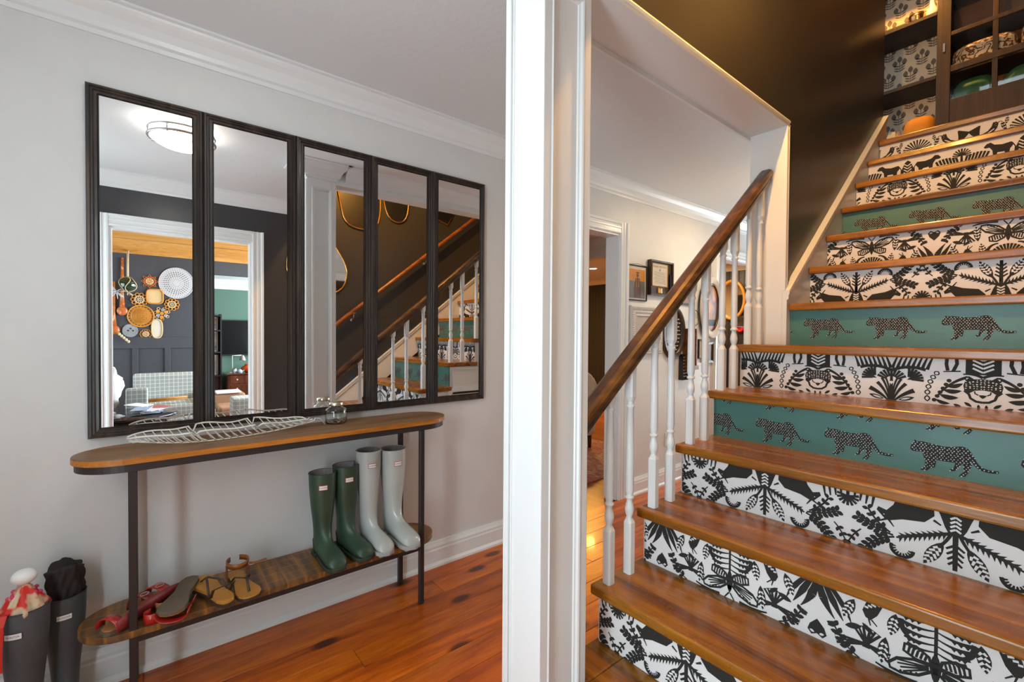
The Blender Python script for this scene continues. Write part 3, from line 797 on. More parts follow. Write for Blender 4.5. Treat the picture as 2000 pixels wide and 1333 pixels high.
def slice_beasts():
    k = Ink()
    k.poly([(0, 0.4), (2.2, 1.6), (3.3, 5.4), (3.0, 10), (1.4, 14.4), (0, 15.6)])
    for i in range(6): k.stroke([(0, 3.0 + 1.8 * i), (1.9, 4.6 + 1.8 * i)], 0.42, 0.36, 1, 1)
    k.poly([(4.0, 12.6), (4.8, 13.4), (8.4, 12.9), (11.4, 13.6), (13.0, 15.2), (14.6, 14.8), (15.8, 13.2), (15.2, 12.4), (13.4, 12.4), (12.2, 10.4), (11.8, 6.2), (12.4, 2.2), (11.2, 2.0), (10.6, 6.0), (10.2, 8.8), (7.4, 8.6), (6.8, 6.0), (7.0, 2.2), (5.8, 2.2), (5.6, 6.4), (5.2, 9.6), (4.2, 11.0)])
    k.stroke([(6.2, 9), (5.4, 5.4), (5.6, 2.0)], 0.9, 0.7)
    k.stroke([(4.3, 12.4), (3.2, 10.4), (3.4, 7)], 0.4, 0.3)
    for i in range(7):
        u = 13.6 + 1.5 * i
        k.stroke(bez((20.5 + 0.3 * i, 0.6), (u + 1.8, 5.0), (u, 10.6 + 0.7 * i - 0.12 * i * i), 6), 0.5, 1.0)
    for i in range(4): k.stroke(bez((14.5 + 0.6 * i, -0.5), (13.4 + 0.9 * i, 4.2), (15.6 + 0.5 * i, 8.0), 5), 0.85, 0.3)
    k.stroke([(25, 0), (25, 12)], 1.3, 0.9)
    k.fan(24.9, 11.5, 4.0, PI / 2, PI + 0.25, 6, 0.35, 0.7)
    k.stroke([(13, 0.4), (25, 0.8)], 0.9, 1.4)
    return k
def slice_birds():
    k = Ink()
    k.stroke([(0, -1), (0, 9)], 0.8, 0.6)
    k.fan(0, 7.6, 7.8, -0.12, PI / 2, 8, 0.3, 0.85, 0.6)
    k.leaf((0.4, 1.8), (2.2, 3.2), 0.9); k.leaf((0.3, 0.4), (2.4, 0.8), 0.9)
    k.stroke(bez((2.6, 0), (8.0, 4), (9.8, 12.6), 8), 0.7, 0.5)
    k.slots((7.4, 4.4), (6.0, 10.4), 2.1, 3, 0.4); k.slots((9.0, 8.4), (10.8, 14.4), 2.1, 3, 0.4); k.slots((8.8, 12), (8.2, 16.6), 1.8, 3, 0.4)
    # bird with raised tail, head toward the axis
    k.poly([(13.0, 14.8), (12.0, 13.2), (12.6, 10.6), (14.4, 8.2), (18.0, 5.8), (21.0, 5.6), (19.8, 8.4), (16.6, 10.0), (15.0, 12.2), (14.4, 14.6)])
    k.stroke([(12.5, 13.8), (10.9, 14.6)], 0.6, 0.2)
    for i in range(4): k.stroke([(13.8 + 1.2 * i, 10.6 - 1.0 * i), (15.8 + 1.1 * i, 9.2 - 0.8 * i)], 0.4, 0.4, 1, 1)
    for i in range(4): k.poly([(12.9 + .5 * (i % 2), 12.0 + .7 * i), (13.2 + .5 * (i % 2), 12.0 + .7 * i), (13.05 + .5 * (i % 2), 12.4 + .7 * i)], 1, 1)
    for i in range(6):
        k.stroke(bez((20.0, 6.4), (21.0 + 0.5 * i, 9.4), (20.4 + 0.9 * i, 14.6 - 0.4 * i), 5), 0.4, 1.15)
    k.crescent(8.6, 0.2, 3.0, 0.2, 2.9, 0.7, 9)
    for i in range(6):
        u, v = 13.2 + 2.0 * i, 2.4 + (i % 2) * 1.1
        k.poly([(u + .9 * math.cos(a), v + .75 * math.sin(a)) for a in [2 * PI * j / 8 for j in range(8)]])
    k.stroke(bez((12.5, 1.2), (18, 3.8), (25, 3.0), 6), 0.4, 0.4)
    return k
def leopard():
    k = Ink()
    k.poly([(0, 6.2), (0.2, 7.4), (0.9, 8.4), (1.0, 9.2), (1.6, 8.7), (3.0, 8.9), (5.0, 8.6), (8.0, 8.2), (10.0, 8.5), (12.0, 9.0), (13.2, 8.7), (14.2, 7.4), (14.6, 5.6), (14.3, 4.0), (13.0, 3.8), (11.8, 4.1), (9.5, 3.9), (7.0, 3.9), (5.4, 4.0), (4.4, 4.8), (3.0, 5.8), (1.6, 5.6), (0.5, 5.6)])
    k.stroke(bez((14.2, 6.4), (15.2, 2.2), (19.8, 3.2), 8), 1.1, 0.6)
    k.poly([(2.8, 6.2), (5.9, 5.2), (5.6, 2.8), (4.9, 1.2), (4.2, 0.3), (2.6, 0.2), (2.9, 0.8), (3.6, 1.2), (3.7, 3.0)])
    k.poly([(5.2, 5.0), (6.4, 4.8), (6.2, 2.8), (6.0, 1.6), (5.2, 1.3), (5.3, 3.0)])
    k.poly([(12.2, 5.2), (14.4, 5.0), (14.0, 3.2), (13.6, 1.8), (12.8, 0.4), (11.4, 0.2), (11.8, 0.9), (12.6, 1.8), (12.4, 3.2)])
    k.poly([(10.8, 4.8), (12.4, 4.8), (11.6, 3.0), (10.6, 1.6), (9.2, 1.2), (9.4, 1.8), (10.3, 2.4)])
    return k
def inside(p, poly):
    x, y = p; r = False; n = len(poly)
    for i in range(n):
        x1, y1 = poly[i]; x2, y2 = poly[i - 1]
        if (y1 > y) != (y2 > y) and x < (x2 - x1) * (y - y1) / (y2 - y1) + x1: r = not r
    return r
def clip(poly, x0, x1, y0, y1):
    for ax, lim, sg in ((0, x0, 1), (0, x1, -1), (1, y0, 1), (1, y1, -1)):
        out = []
        for i in range(len(poly)):
            a, b = poly[i - 1], poly[i]
            da, db = sg * (a[ax] - lim), sg * (b[ax] - lim)
            if (da >= 0) != (db >= 0):
                t = da / (da - db); out.append((a[0] + (b[0] - a[0]) * t, a[1] + (b[1] - a[1]) * t))
            if db >= 0: out.append(b)
        poly = out
        if len(poly) < 3: return []
    return poly
def put_print(ink, n, mats, places, flip=False, Hcm=16.9):
    """places: list of (axis X in m, mirror sign)"""
    ris, x0, x1, y, z0 = RISERS[n]
    mb = MB()
    tris = []; idx = 0
    for pts, c, l in ink.p:
        if len(pts) == 4 and c == c: pass
        tr = tessellate_polygon([[Vector((a, b, 0)) for a, b in pts]])
        for t in tr: tris.append(([pts[i] for i in t], c, l * 1.0 + len(tris) * 0.0))
        idx = idx + 1
        for q in range(len(tris) - len(tr), len(tris)): tris[q] = (tris[q][0], c, l * 0.0010 + idx * 3e-6)
    for pi_, (ax, sg) in enumerate(places):
        for t, c, l in tris:
            q = [(ax + sg * a * 0.01, (Hcm - b if flip else b) * 0.01) for a, b in t]
            q = clip(q, x0 + 0.001, x1 - 0.001, 0.0005, Hcm * 0.01 - 0.0005)
            if q:
                yy = y - 0.0004 - l - pi_ * 1e-6
                mb.add([(a, yy, z0 + b) for a, b in q], [tuple(range(len(q)))], c)
    mb.build('print', mats, ris)
AX = [(-0.70 + 0.5 * i, sg) for i in (-1, 0, 1, 2) for sg in (1, -1)]
for n, ink, fl_ in ((2, slice_bulls(), True), (3, slice_moths(True), True), (4, slice_bulls(), True), (6, slice_jaguar(), False), (8, slice_bulls(), False), (9, slice_moths(), False), (11, slice_jaguar(6.5), False), (12, slice_beasts(), False), (13, slice_birds(), False), (1, slice_moths(True), True)):
    put_print(ink, n, [M_INK, M_PAPER], AX, fl_)
lp = leopard()
spots = Ink(); spots.p = list(lp.p)
rs = random.Random(5)
vv = 0.3
row = 0
while vv < 9.4:
    uu = 0.1 + (row % 2) * 0.43
    while uu < 19.6:
        p = (uu + rs.uniform(-.12, .12), vv + rs.uniform(-.1, .1))
        if any(inside(p, q[0]) for q in lp.p):
            w = 0.16 + 0.07 * rs.random()
            spots.poly([(p[0] - w, p[1]), (p[0], p[1] - w), (p[0] + w, p[1]), (p[0], p[1] + w)], 1, 1)
        uu += 0.86
    vv += 0.58; row += 1
for n, dv in ((5, 0.8), (7, 3.0), (10, 2.6)):
    k = Ink(); k.p = [([(a * 1.04, b * 1.10 + dv) for a, b in pts], c, l) for pts, c, l in spots.p]
    k2 = Ink(); k2.p = [([(a, b + dv + 13.7) for a, b in pts], c, l) for pts, c, l in spots.p] if n == 5 else []
    k.p += [([(a + 1.2, b) for a, b in pts], c, l) for pts, c, l in k2.p]
    put_print(k, n, [M_INK, M_TEALSPOT], [(-1.095 + 0.25 * i, 1) for i in range(5)])
# ------------------------------------------------------------------ mirrors over the console
MG = -2.179
FP = [(0, 0.0), (0, 0.016), (0.004, 0.020), (0.010, 0.021), (0.013, 0.017), (0.018, 0.018), (0.022, 0.013), (0.030, 0.014), (0.033, 0.009), (0.040, 0.008), (0.042, 0.002)]
M_FRAME = wood('bronzed_frame', (0.012, 0.009, 0.008), (0.034, 0.026, 0.022), (0.085, 0.055, 0.035), 'z', 0.38, 1.6, 0.1, 0, 0.1)
ml = ['dark framed wall mirror showing the basket wall and ceiling lamp', 'dark framed wall mirror showing the television and dresser', 'dark framed wall mirror showing the white column above the glass jar', 'dark framed wall mirror between the one showing the column and the end one', 'dark framed mirror at the end of the row nearest the column']
for i in range(5):
    y0 = -0.154 + 0.3408 * i; y1 = y0 + 0.3404
    t = thing('wall_mirror', ml[i], 'mirror', (XW, (y0 + y1) / 2, 0.893), group='row of five tall mirrors')
    MB().frame((y0, y1, 0.893, 2.141), FP, lambda u, v, h: (XW + 0.0005 + h * 1.25, u, v)).build('frame', M_FRAME, t)
    MB().box(MG - 0.004, MG, y0 + 0.036, y1 - 0.036, 0.929, 2.105).build('glass', M_MIRR, t)
    MB().box(XW + 0.0005, MG - 0.0045, y0 + 0.006, y1 - 0.006, 0.90, 2.134).build('backing', M_BLACK, t)

# ------------------------------------------------------------------ console table
M_TOP = wood('console_top', (0.13, 0.06, 0.024), (0.27, 0.14, 0.06), (0.38, 0.21, 0.10), 'y', 0.45, 1.0, 0.0, 0, 0.05)
M_EDGE = wood('console_edge', (0.30, 0.09, 0.008), (0.50, 0.17, 0.014), (0.62, 0.24, 0.03), 'y', 0.4, 1.0, 0.0, 0, 0.05)
def patch_wood(name):
    m, nt, b = new_mat(name)
    mp = coords(nt, (1, 1, 1), rnd=False)
    br = nt.nodes.new('ShaderNodeTexBrick')
    br.inputs['Color1'].default_value = (0.16, 0.075, 0.028, 1); br.inputs['Color2'].default_value = (0.075, 0.045, 0.025, 1); br.inputs['Mortar'].default_value = (0.36, 0.15, 0.02, 1)
    br.inputs['Scale'].default_value = 9.0; br.inputs['Mortar Size'].default_value = 0.035; br.inputs['Brick Width'].default_value = 0.55; br.inputs['Row Height'].default_value = 0.6; br.inputs['Bias'].default_value = -0.1
    nt.links.new(mp.outputs[0], br.inputs['Vector'])
    mp2 = coords(nt, (3, 26, 20), rnd=False)
    nz = node(nt, 'ShaderNodeTexNoise'); nz.inputs['Scale'].default_value = 1.4; nz.inputs['Detail'].default_value = 6; nz.inputs['Distortion'].default_value = 0.5
    nt.links.new(mp2.outputs[0], nz.inputs['Vector'])
    r = ramp(nt, [(0.36, (0.05, 0.03, 0.02)), (0.52, (0.19, 0.085, 0.024)), (0.70, (0.42, 0.17, 0.02))])
    nt.links.new(nz.outputs['Fac'], r.inputs[0])
    mx = node(nt, 'ShaderNodeMix', data_type='RGBA'); mx.inputs[0].default_value = 0.55
    nt.links.new(br.outputs['Color'], mx.inputs[6]); nt.links.new(r.outputs[0], mx.inputs[7]); nt.links.new(mx.outputs[2], b.inputs['Base Color'])
    b.inputs['Roughness'].default_value = 0.4
    return m
M_SHELF = patch_wood('patched_shelf_wood')
con = thing('console_table', 'narrow wood topped console table with rounded ends and dark iron legs', 'table', (-2.045, 0.5, 0))
def stadium(xa, xb, ya, yb, ex, n=26):
    """rounded-end outline; ex = how far the curved ends reach along y"""
    xc, w = (xa + xb) / 2, (xb - xa) / 2
    P = []
    for i in range(n + 1):
        a = PI * i / n; P.append((xc + w * math.cos(a), yb - ex + ex * math.sin(a)))
    for i in range(n + 1):
        a = PI + PI * i / n; P.append((xc + w * math.cos(a), ya + ex + ex * math.sin(a)))
    return P
TX0, TX1 = -2.160, -1.905
def slab(poly, z0, z1): return MB().prism(poly, lambda u, v, t: (u, v, t), z0, z1)
slab(stadium(TX0, TX1, -0.185, 1.182, 0.15), 0.844, 0.866).build('top', M_TOP, con, bevel=0.003)
eb = MB(); P = stadium(TX0 - 0.0008, TX1 + 0.0008, -0.1858, 1.1828, 0.15); n = len(P)
eb.add([(u, v, 0.8455) for u, v in P] + [(u, v, 0.8635) for u, v in P], [(i, (i + 1) % n, n + (i + 1) % n, n + i) for i in range(n)])
eb.build('edge_band', M_EDGE, con)
def band(xa, xb, ya, yb, ex, z0, z1, th):
    o_ = stadium(xa, xb, ya, yb, ex); i_ = stadium(xa + th, xb - th, ya + th, yb - th, ex - th); n_ = len(o_); mb = MB()
    v = [(u, w, z0) for u, w in o_] + [(u, w, z1) for u, w in o_] + [(u, w, z0) for u, w in i_] + [(u, w, z1) for u, w in i_]
    fs = []
    for k in range(n_):
        j = (k + 1) % n_
        fs += [(k, j, n_ + j, n_ + k), (2 * n_ + k, 3 * n_ + k, 3 * n_ + j, 2 * n_ + j), (k, 2 * n_ + k, 2 * n_ + j, j), (n_ + k, n_ + j, 3 * n_ + j, 3 * n_ + k)]
    return mb.add(v, fs)
band(TX0 + 0.004, TX1 - 0.004, -0.178, 1.175, 0.146, 0.820, 0.8435, 0.012).build('apron', M_IRON, con)
LY = (-0.030, 1.012)
for x_ in (TX1 - 0.026, TX0 + 0.004):
    for y_ in LY:
        MB().box(x_, x_ + 0.022, y_ - 0.011, y_ + 0.011, 0, 0.8195).build('leg', M_IRON, con, bevel=0.002, seg=1)
slab(stadium(TX0 + 0.006, TX1 - 0.003, -0.172, 1.115, 0.13), 0.277, 0.300).build('shelf', M_SHELF, con, bevel=0.003)
mb = MB()
for x_ in (TX1 - 0.024, TX0 + 0.008): mb.box(x_, x_ + 0.016, LY[0] + 0.0115, LY[1] - 0.0115, 0.256, 0.2765)
for y_ in LY: mb.box(TX0 + 0.027, TX1 - 0.0265, y_ - 0.008, y_ + 0.008, 0.256, 0.2765)
mb.build('stretcher', M_IRON, con)

# wire palm-leaf tray
M_WIRE = paint('cream_wire', (0.74, 0.70, 0.62), 0.35)
tray = thing('wire_tray', 'cream wire tray shaped like a long feather on the console top', 'tray', (-2.04, 0.24, 0.867))
spine = [(-2.02 + 0.012 * math.sin(6 * t), -0.04 + 0.60 * t, 0.869 + 0.030 * abs(2 * t - 1) ** 2.2) for t in [i / 16 for i in range(17)]]
MB().tube(spine + [(-2.05, 0.572, 0.905), (-2.055, 0.595, 0.900), (-2.055, 0.615, 0.874)], 0.0028, 6).build('spine', M_WIRE, tray)
def rimpt(t, sg):
    w = (0.020 + 0.062 * math.sin(PI * min(1, t * 1.02)) ** 0.7) * (1 + 0.10 * math.sin(t * 21))
    notch = 0.55 if abs(((t * 3.0) % 1.0) - 0.93) < 0.05 else 1.0
    return (-2.045 + 0.012 * math.sin(6 * t) + sg * w * notch, -0.045 + 0.60 * t, 0.873 + 0.044 * (w / 0.082) * notch + 0.022 * abs(2 * t - 1) ** 2)
for sg in (1, -1):
    MB().tube([rimpt(i / 48, sg) for i in range(49)], 0.0034, 6).build('rim', M_WIRE, tray)
mb = MB()
for i in range(1, 24):
    t = i / 24
    for sg in (1, -1):
        a = Vector(spine[min(16, int(t * 16))]) * (1 - (t * 16) % 1) + Vector(spine[min(16, int(t * 16) + 1)]) * ((t * 16) % 1)
        b = Vector(rimpt(max(0, min(1, t - 0.055 * 1)), sg))
        m_ = (a + b) / 2; m_.z -= 0.008
        mb.tube([a, m_, b], 0.0019, 5)
mb.build('rib', M_WIRE, tray)

# glass jar
M_JAR = bpy.data.materials.new('jar_glass'); M_JAR.use_nodes = True
bb = M_JAR.node_tree.nodes['Principled BSDF']; bb.inputs['Transmission Weight'].default_value = 1.0; bb.inputs['Roughness'].default_value = 0.02; bb.inputs['IOR'].default_value = 1.45; bb.inputs['Base Color'].default_value = (0.95, 0.98, 0.97, 1)
jar = thing('glass_jar', 'small clear glass jar with a metal screw lid on the console', 'jar', (-2.085, 0.672, 0.867))
pr = [(0.036, 0.0), (0.043, 0.003), (0.0455, 0.010), (0.0455, 0.058), (0.042, 0.066), (0.031, 0.073), (0.028, 0.077), (0.028, 0.086), (0.0255, 0.086), (0.0255, 0.077), (0.028, 0.071), (0.040, 0.063), (0.0425, 0.057), (0.0425, 0.012), (0.039, 0.006), (0.001, 0.005)]
MB().lathe(pr, (-2.085, 0.672, 0.8672), 28, cap1=True).build('body', M_JAR, jar)
MB().lathe([(0.030, 0.080), (0.0305, 0.082), (0.0305, 0.093), (0.028, 0.0955), (0.001, 0.0955)], (-2.085, 0.672, 0.8672), 28).build('lid', paint('jar_lid', (0.72, 0.62, 0.48), 0.28, metal=1.0), jar)
mb = MB()
for a, r_, z_ in ((0.3, 0.018, 0), (1.5, 0.022, 0), (2.9, 0.014, 0), (4.4, 0.02, 0), (5.2, 0.026, 0.003), (0.9, 0.004, 0.003)):
    mb.lathe([(0.0085, 0), (0.0085, 0.0015)], (-2.085 + r_ * math.cos(a), 0.672 + r_ * math.sin(a), 0.8735 + z_), 12)
mb.build('coin', paint('coin_metal', (0.6, 0.5, 0.4), 0.35, metal=1.0), jar)

# ------------------------------------------------------------------ boots
def boot_parts(t, Hs, mat, sole_mat, lining, S=1.0, label=True, tall=1.0, text='HUNTER', badge=None, edge=None, letters=None):
    k = Hs / 0.40
    R = [((.055, .40 * k), (-.073, .40 * k), .065), ((.056, .33 * k), (-.072, .33 * k), .063), ((.052, .25 * k), (-.068, .25 * k), .056), ((.045, .19 * k), (-.062, .185 * k), .047), ((.045, .155), (-.061, .145), .042),
         ((.054, .130), (-.070, .095), .040), ((.064, .119), (-.079, .045), .0385), ((.070, .112), (-.072, .012), .039), ((.082, .102), (-.010, .012), .042), ((.105, .090), (.070, .012), .046), ((.140, .078), (.130, .012), .0495), ((.170, .068), (.165, .012), .048), ((.190, .054), (.188, .013), .041), ((.201, .036), (.201, .016), .026), ((.204, .028), (.204, .022), .008)]
    N = 24
    def ring(U, L, b, pw=1.0):
        c = ((U[0] + L[0]) / 2, (U[1] + L[1]) / 2); ax = ((U[0] - L[0]) / 2, (U[1] - L[1]) / 2)
        out = []
        for i in range(N):
            a = 2 * PI * i / N
            ca, sa = math.cos(a), math.sin(a)
            out.append((S * (c[0] + ax[0] * ca), S * b * sa, S * (c[1] + ax[1] * ca)))
        return out
    MB().loft([ring(*r) for r in R], 0, True, True, False, True).build('upper', mat, t, local=True, sub=1)
    # rolled rim and lining
    MB().loft([ring((.055, .40 * k), (-.073, .40 * k), .065), ring((.056, .403 * k), (-.074, .403 * k), .066), ring((.0525, .404 * k), (-.0705, .404 * k), .0625), ring((.052, .39 * k), (-.070, .39 * k), .0615)], 0, True, True, False, False).build('rim', edge or mat, t, local=True)
    MB().loft([ring((.0522, .402 * k), (-.0702, .402 * k), .0620), ring((.051, .33 * k), (-.067, .33 * k), .058), ring((.044, .25 * k), (-.060, .25 * k), .047), ring((.03, .20 * k), (-.05, .20 * k), .035)], 0, True, True, False, True).build('lining', lining, t, local=True)
    # sole with heel block
    def outl(g):
        P = [(-.078, 0, .030), (-.04, 0, .037), (.02, 0, .037), (.08, 0, .045), (.13, 0, .0505), (.17, 0, .048), (.195, 0, .034), (.206, 0, .012)]
        up = [(S * p[0], S * (p[2] + g)) for p in P]
        return [(S * (-.083 - g), S * .012)] + up + [(S * (.209 + g), 0)] + [(a, -b) for a, b in reversed(up)] + [(S * (-.083 - g), -S * .012)]
    so = MB().prism(outl(0.001), lambda u, v, z: (u, v, z * S), 0.006, 0.024)
    so.build('sole', sole_mat, t, local=True, bevel=0.003 * S)
    MB().box(-.080 * S, -.012 * S, -.033 * S, .033 * S, 0, 0.012 * S).box(.05 * S, .19 * S, -.040 * S, .040 * S, 0, 0.008 * S).build('heel', sole_mat, t, local=True, bevel=0.003 * S)
    # heel counter welt and instep seam
    MB().tube([(S * x_, S * y_, S * z_) for x_, y_, z_ in ((-.026, .0365, .020), (-.030, .0370, .055), (-.038, .0370, .088), (-.056, .022, .104), (-.0635, 0, .106), (-.056, -.022, .104), (-.038, -.0370, .088), (-.030, -.0370, .055), (-.026, -.0365, .020))], 0.0022 * S, 5).build('welt', mat, t, local=True)
    MB().tube([(S * x_, S * y_, S * z_) for x_, y_, z_ in ((.010, .0410, .020), (.028, .0408, .055), (.052, .028, .096), (.064, 0, .1105), (.052, -.028, .096), (.028, -.0408, .055), (.010, -.0410, .020))], 0.0018 * S, 5).build('welt', mat, t, local=True)
    # badge on the front of the shaft
    zb = .345 * k
    def wrap(a, z, d=0.0): return (S * (-.0085 + (.0645 + d) * math.cos(a)), S * (.0638 + d) * math.sin(a), S * z)
    def patch(a0, a1, z0, z1, d):
        mb_ = MB(); n_ = 8
        rows = [[wrap(a0 + (a1 - a0) * i / n_, z, d) for i in range(n_ + 1)] for z in (z0, z1)]
        return mb_.loft(rows, 0, True, False, False, False)
    A0, A1 = badge if badge else (-0.55, 0.20)
    bd = patch(A0, A1, zb - .012, zb + .012, .0012).build('badge', paint_red if edge is None else edge, t, local=True)
    patch(A0 + .035, A1 - .035, zb - .0095, zb + .0095, .0018).build('badge_face', M_BADGE, bd, local=True)
    vs, fs = txt(text, 0.0084)
    am = (A0 + A1) / 2
    MB().add([wrap(am + v[0] / .060, zb + v[1] , .0023) for v in vs], fs).build('lettering', letters or M_BLACK, bd, local=True)
    return t
paint_red = paint('badge_red', (0.55, 0.06, 0.03), 0.5)
M_BADGE = paint('badge_white', (0.80, 0.79, 0.76), 0.5)
M_LIN = paint('boot_lining', (0.26, 0.24, 0.23), 0.9, var=0.2)
M_BG = paint('green_rubber', (0.030, 0.062, 0.036), 0.42, var=0.18)
M_BGS = paint('green_sole', (0.022, 0.035, 0.024), 0.6)
M_BW = paint('pale_grey_rubber', (0.43, 0.47, 0.45), 0.22, var=0.05, coat=0.3)
M_BWS = paint('pale_grey_sole', (0.36, 0.38, 0.37), 0.5)
M_BK = paint('dark_grey_rubber', (0.070, 0.080, 0.085), 0.5, var=0.15)
M_BKS = paint('dark_grey_sole', (0.04, 0.04, 0.042), 0.6)
g = 'rubber boots on the console shelf'
def boot(label, loc, rz, *a, **k):
    t = thing('rubber_boot', label, 'boot', loc, rz, k.pop('group', g))
    return boot_parts(t, *a, **k)
boot('dark green rubber boot nearest the sandals on the console shelf', (-2.030, 0.600, 0.3005), 0.07, 0.368 / .87, M_BG, M_BGS, M_LIN, 0.87, badge=(-0.62, 0.0))
boot('dark green rubber boot beside the pale grey boots on the shelf', (-2.045, 0.705, 0.3005), 0.20, 0.378 / .87, M_BG, M_BGS, M_LIN, 0.87, badge=(-0.55, 0.08))
b3 = boot('pale grey rubber boot with buckle strap beside the green boots', (-2.040, 0.808, 0.3005), 0.10, 0.43 / .88, M_BW, M_BWS, M_LIN, 0.88, badge=(-0.50, 0.15))
boot('pale grey rubber boot at the end of the shelf by the table leg', (-2.035, 0.925, 0.3005), 0.08, 0.42 / .95, M_BW, M_BWS, M_LIN, 0.95, badge=(-0.40, 0.22))
mb = MB().box(-0.02, 0.0, -0.066, -0.058, 0.365, 0.392); mb.frame((-0.022, 0.002, 0.362, 0.395), [(0, 0), (0, 0.003), (0.004, 0.003), (0.004, 0)], lambda u, v, h: (u, -0.064 - h, v))
mb.build('buckle', M_STEEL, b3, local=True)
g2 = 'dark grey rubber boots on the floor'
boot('dark grey rubber boot on the floor holding the red umbrella', (-2.005, -0.288, 0.0005), -0.1, 0.425 / .88, M_BK, M_BKS, M_LIN, 0.88, badge=(-0.60, 0.16), group=g2, edge=M_BKS, letters=M_BKS)
boot('dark grey rubber boot on the floor holding the black umbrella', (-2.098, -0.207, 0.0005), 0.15, 0.395 / .84, M_BK, M_BKS, M_LIN, 0.84, badge=(-0.45, 0.28), group=g2, edge=M_BKS, letters=M_BKS)

# umbrellas standing in the grey boots
M_RED = blotch('red_print_fabric', [(0.62, 0.018, 0.010), (0.62, 0.02, 0.012), (0.62, 0.45, 0.28), (0.64, 0.50, 0.36)], 34, 0.55, 1.0)
um = thing('umbrella', 'small red patterned umbrella with a round white handle in the grey boot', 'umbrella', (-2.015, -0.288, 0.42))
def folded(c, rb, z0, z1, folds, tw, rt):
    rings = []
    for k in range(15):
        t = k / 14; z = z0 + (z1 - z0) * t; r_ = (rb + (rt - rb) * t ** 1.5) * (0.76 + 0.24 * min(1.0, t * 4.5))
        rings.append([(c[0] + r_ * (1 + 0.12 * math.sin(folds * (2 * PI * i / 48) + tw * t) + 0.06 * math.sin((folds + 5) * (2 * PI * i / 48) - 3 * tw * t)) * math.cos(2 * PI * i / 48), c[1] + r_ * (1 + 0.12 * math.sin(folds * (2 * PI * i / 48) + tw * t) + 0.06 * math.sin((folds + 5) * (2 * PI * i / 48) - 3 * tw * t)) * math.sin(2 * PI * i / 48), z + 0.010 * t * math.sin(2 * 2 * PI * i / 48 + 1)) for i in range(48)])
    return MB().loft(rings)
folded((-2.012, -0.288), 0.056, 0.405, 0.492, 8, 1.5, 0.016).build('canopy', M_RED, um)
MB().lathe([(0.012, 0.45), (0.012, 0.475), (0.019, 0.480), (0.019, 0.487), (0.013, 0.492), (0.013, 0.50)], (-2.015, -0.288, 0), 16).build('shaft', paint('pink_shaft', (0.62, 0.25, 0.22), 0.4), um)
MB().ball((-2.015, -0.288, 0.519), 0.027, 18, 12, sc=(1.0, 1.1, 0.86)).build('handle', paint('white_plastic', (0.82, 0.82, 0.80), 0.3), um)
mb = MB()
for a in range(8): mb.ball((-2.015 + 0.030 * math.cos(a * .8), -0.288 + 0.034 * math.sin(a * .8), 0.462 + 0.010 * (a % 2)), 0.0062, 8, 6)
mb.build('bead', paint('pink_bead', (0.70, 0.03, 0.16), 0.4), um)
st = [(-1.985, -0.315, 0.432), (-1.958, -0.326, 0.436), (-1.943, -0.331, 0.41), (-1.940, -0.333, 0.34), (-1.940, -0.334, 0.28)]
mb = MB()
for w_ in range(len(st) - 1):
    a, b = st[w_], st[w_ + 1]
    mb.add([(a[0], a[1] - .011, a[2]), (a[0], a[1] + .011, a[2]), (b[0], b[1] + .011, b[2]), (b[0], b[1] - .011, b[2]), (a[0] - .0015, a[1] - .011, a[2] - .0015), (a[0] - .0015, a[1] + .011, a[2] - .0015), (b[0] - .0015, b[1] + .011, b[2] - .0015), (b[0] - .0015, b[1] - .011, b[2] - .0015)], [(0, 1, 2, 3), (7, 6, 5, 4), (0, 4, 5, 1), (1, 5, 6, 2), (2, 6, 7, 3), (3, 7, 4, 0)])
mb.build('strap', paint('red_strap', (0.60, 0.02, 0.01), 0.5), um)
ub = thing('umbrella', 'folded black umbrella stuffed into the grey boot beside the console', 'umbrella', (-2.106, -0.207, 0.39))
folded((-2.106, -0.207), 0.043, 0.35, 0.492, 7, 4.5, 0.044).build('canopy', paint('black_cloth', (0.016, 0.011, 0.011), 0.75, 0.3, 80), ub)
folded((-2.112, -0.192), 0.026, 0.41, 0.488, 5, 5.0, 0.020).build('fold', MATS['black_cloth'], ub)

# ------------------------------------------------------------------ sandals on the shelf
M_REDL = paint('red_leather', (0.42, 0.018, 0.012), 0.28, coat=0.3)
M_MAR = paint('maroon_leather', (0.20, 0.022, 0.026), 0.4)
M_INS = paint('tan_insole', (0.34, 0.15, 0.045), 0.55, var=0.15)
M_INS2 = paint('golden_insole', (0.46, 0.20, 0.03), 0.5, var=0.12)
M_SOLE = paint('worn_sole', (0.115, 0.085, 0.055), 0.7, var=0.25)
M_TAN = paint('tan_leather', (0.26, 0.075, 0.012), 0.35)
M_DKL = paint('dark_strap', (0.045, 0.028, 0.020), 0.5)
def outline(L=0.245):
    P = [(0, .004), (.006, .020), (.03, .030), (.07, .030), (.11, .027), (.15, .034), (.19, .043), (.22, .041), (.238, .028), (.245, .010)]
    k = L / 0.245
    return [(a * k - L / 2, b) for a, b in P] + [(a * k - L / 2, -b * 0.92) for a, b in reversed(P)]
def strap(x0, x1, w0, hgt, mat, t, name='strap', lean=0.0, n=14, lift=0.012):
    """band arching over the sole from edge to edge between x0 and x1"""
    th = 0.0025
    A = []
    for i in range(n + 1):
        a = PI * i / n
        yy = -w0 * math.cos(a); zz = lift + hgt * math.sin(a) ** 0.75
        A.append((yy, zz))
    mb = MB()
    rings = []
    for i, (yy, zz) in enumerate(A):
        sh = lean * math.cos(PI * i / n)
        up = Vector((0, -math.cos(PI * i / n), math.sin(PI * i / n))) * th
        rings.append([(x0 + sh, yy, zz), (x1 + sh, yy, zz), (x1 + sh, yy + up.y, zz + up.z), (x0 + sh, yy + up.y, zz + up.z)])
    return mb.loft(rings, 0, True).build(name, mat, t, local=True)
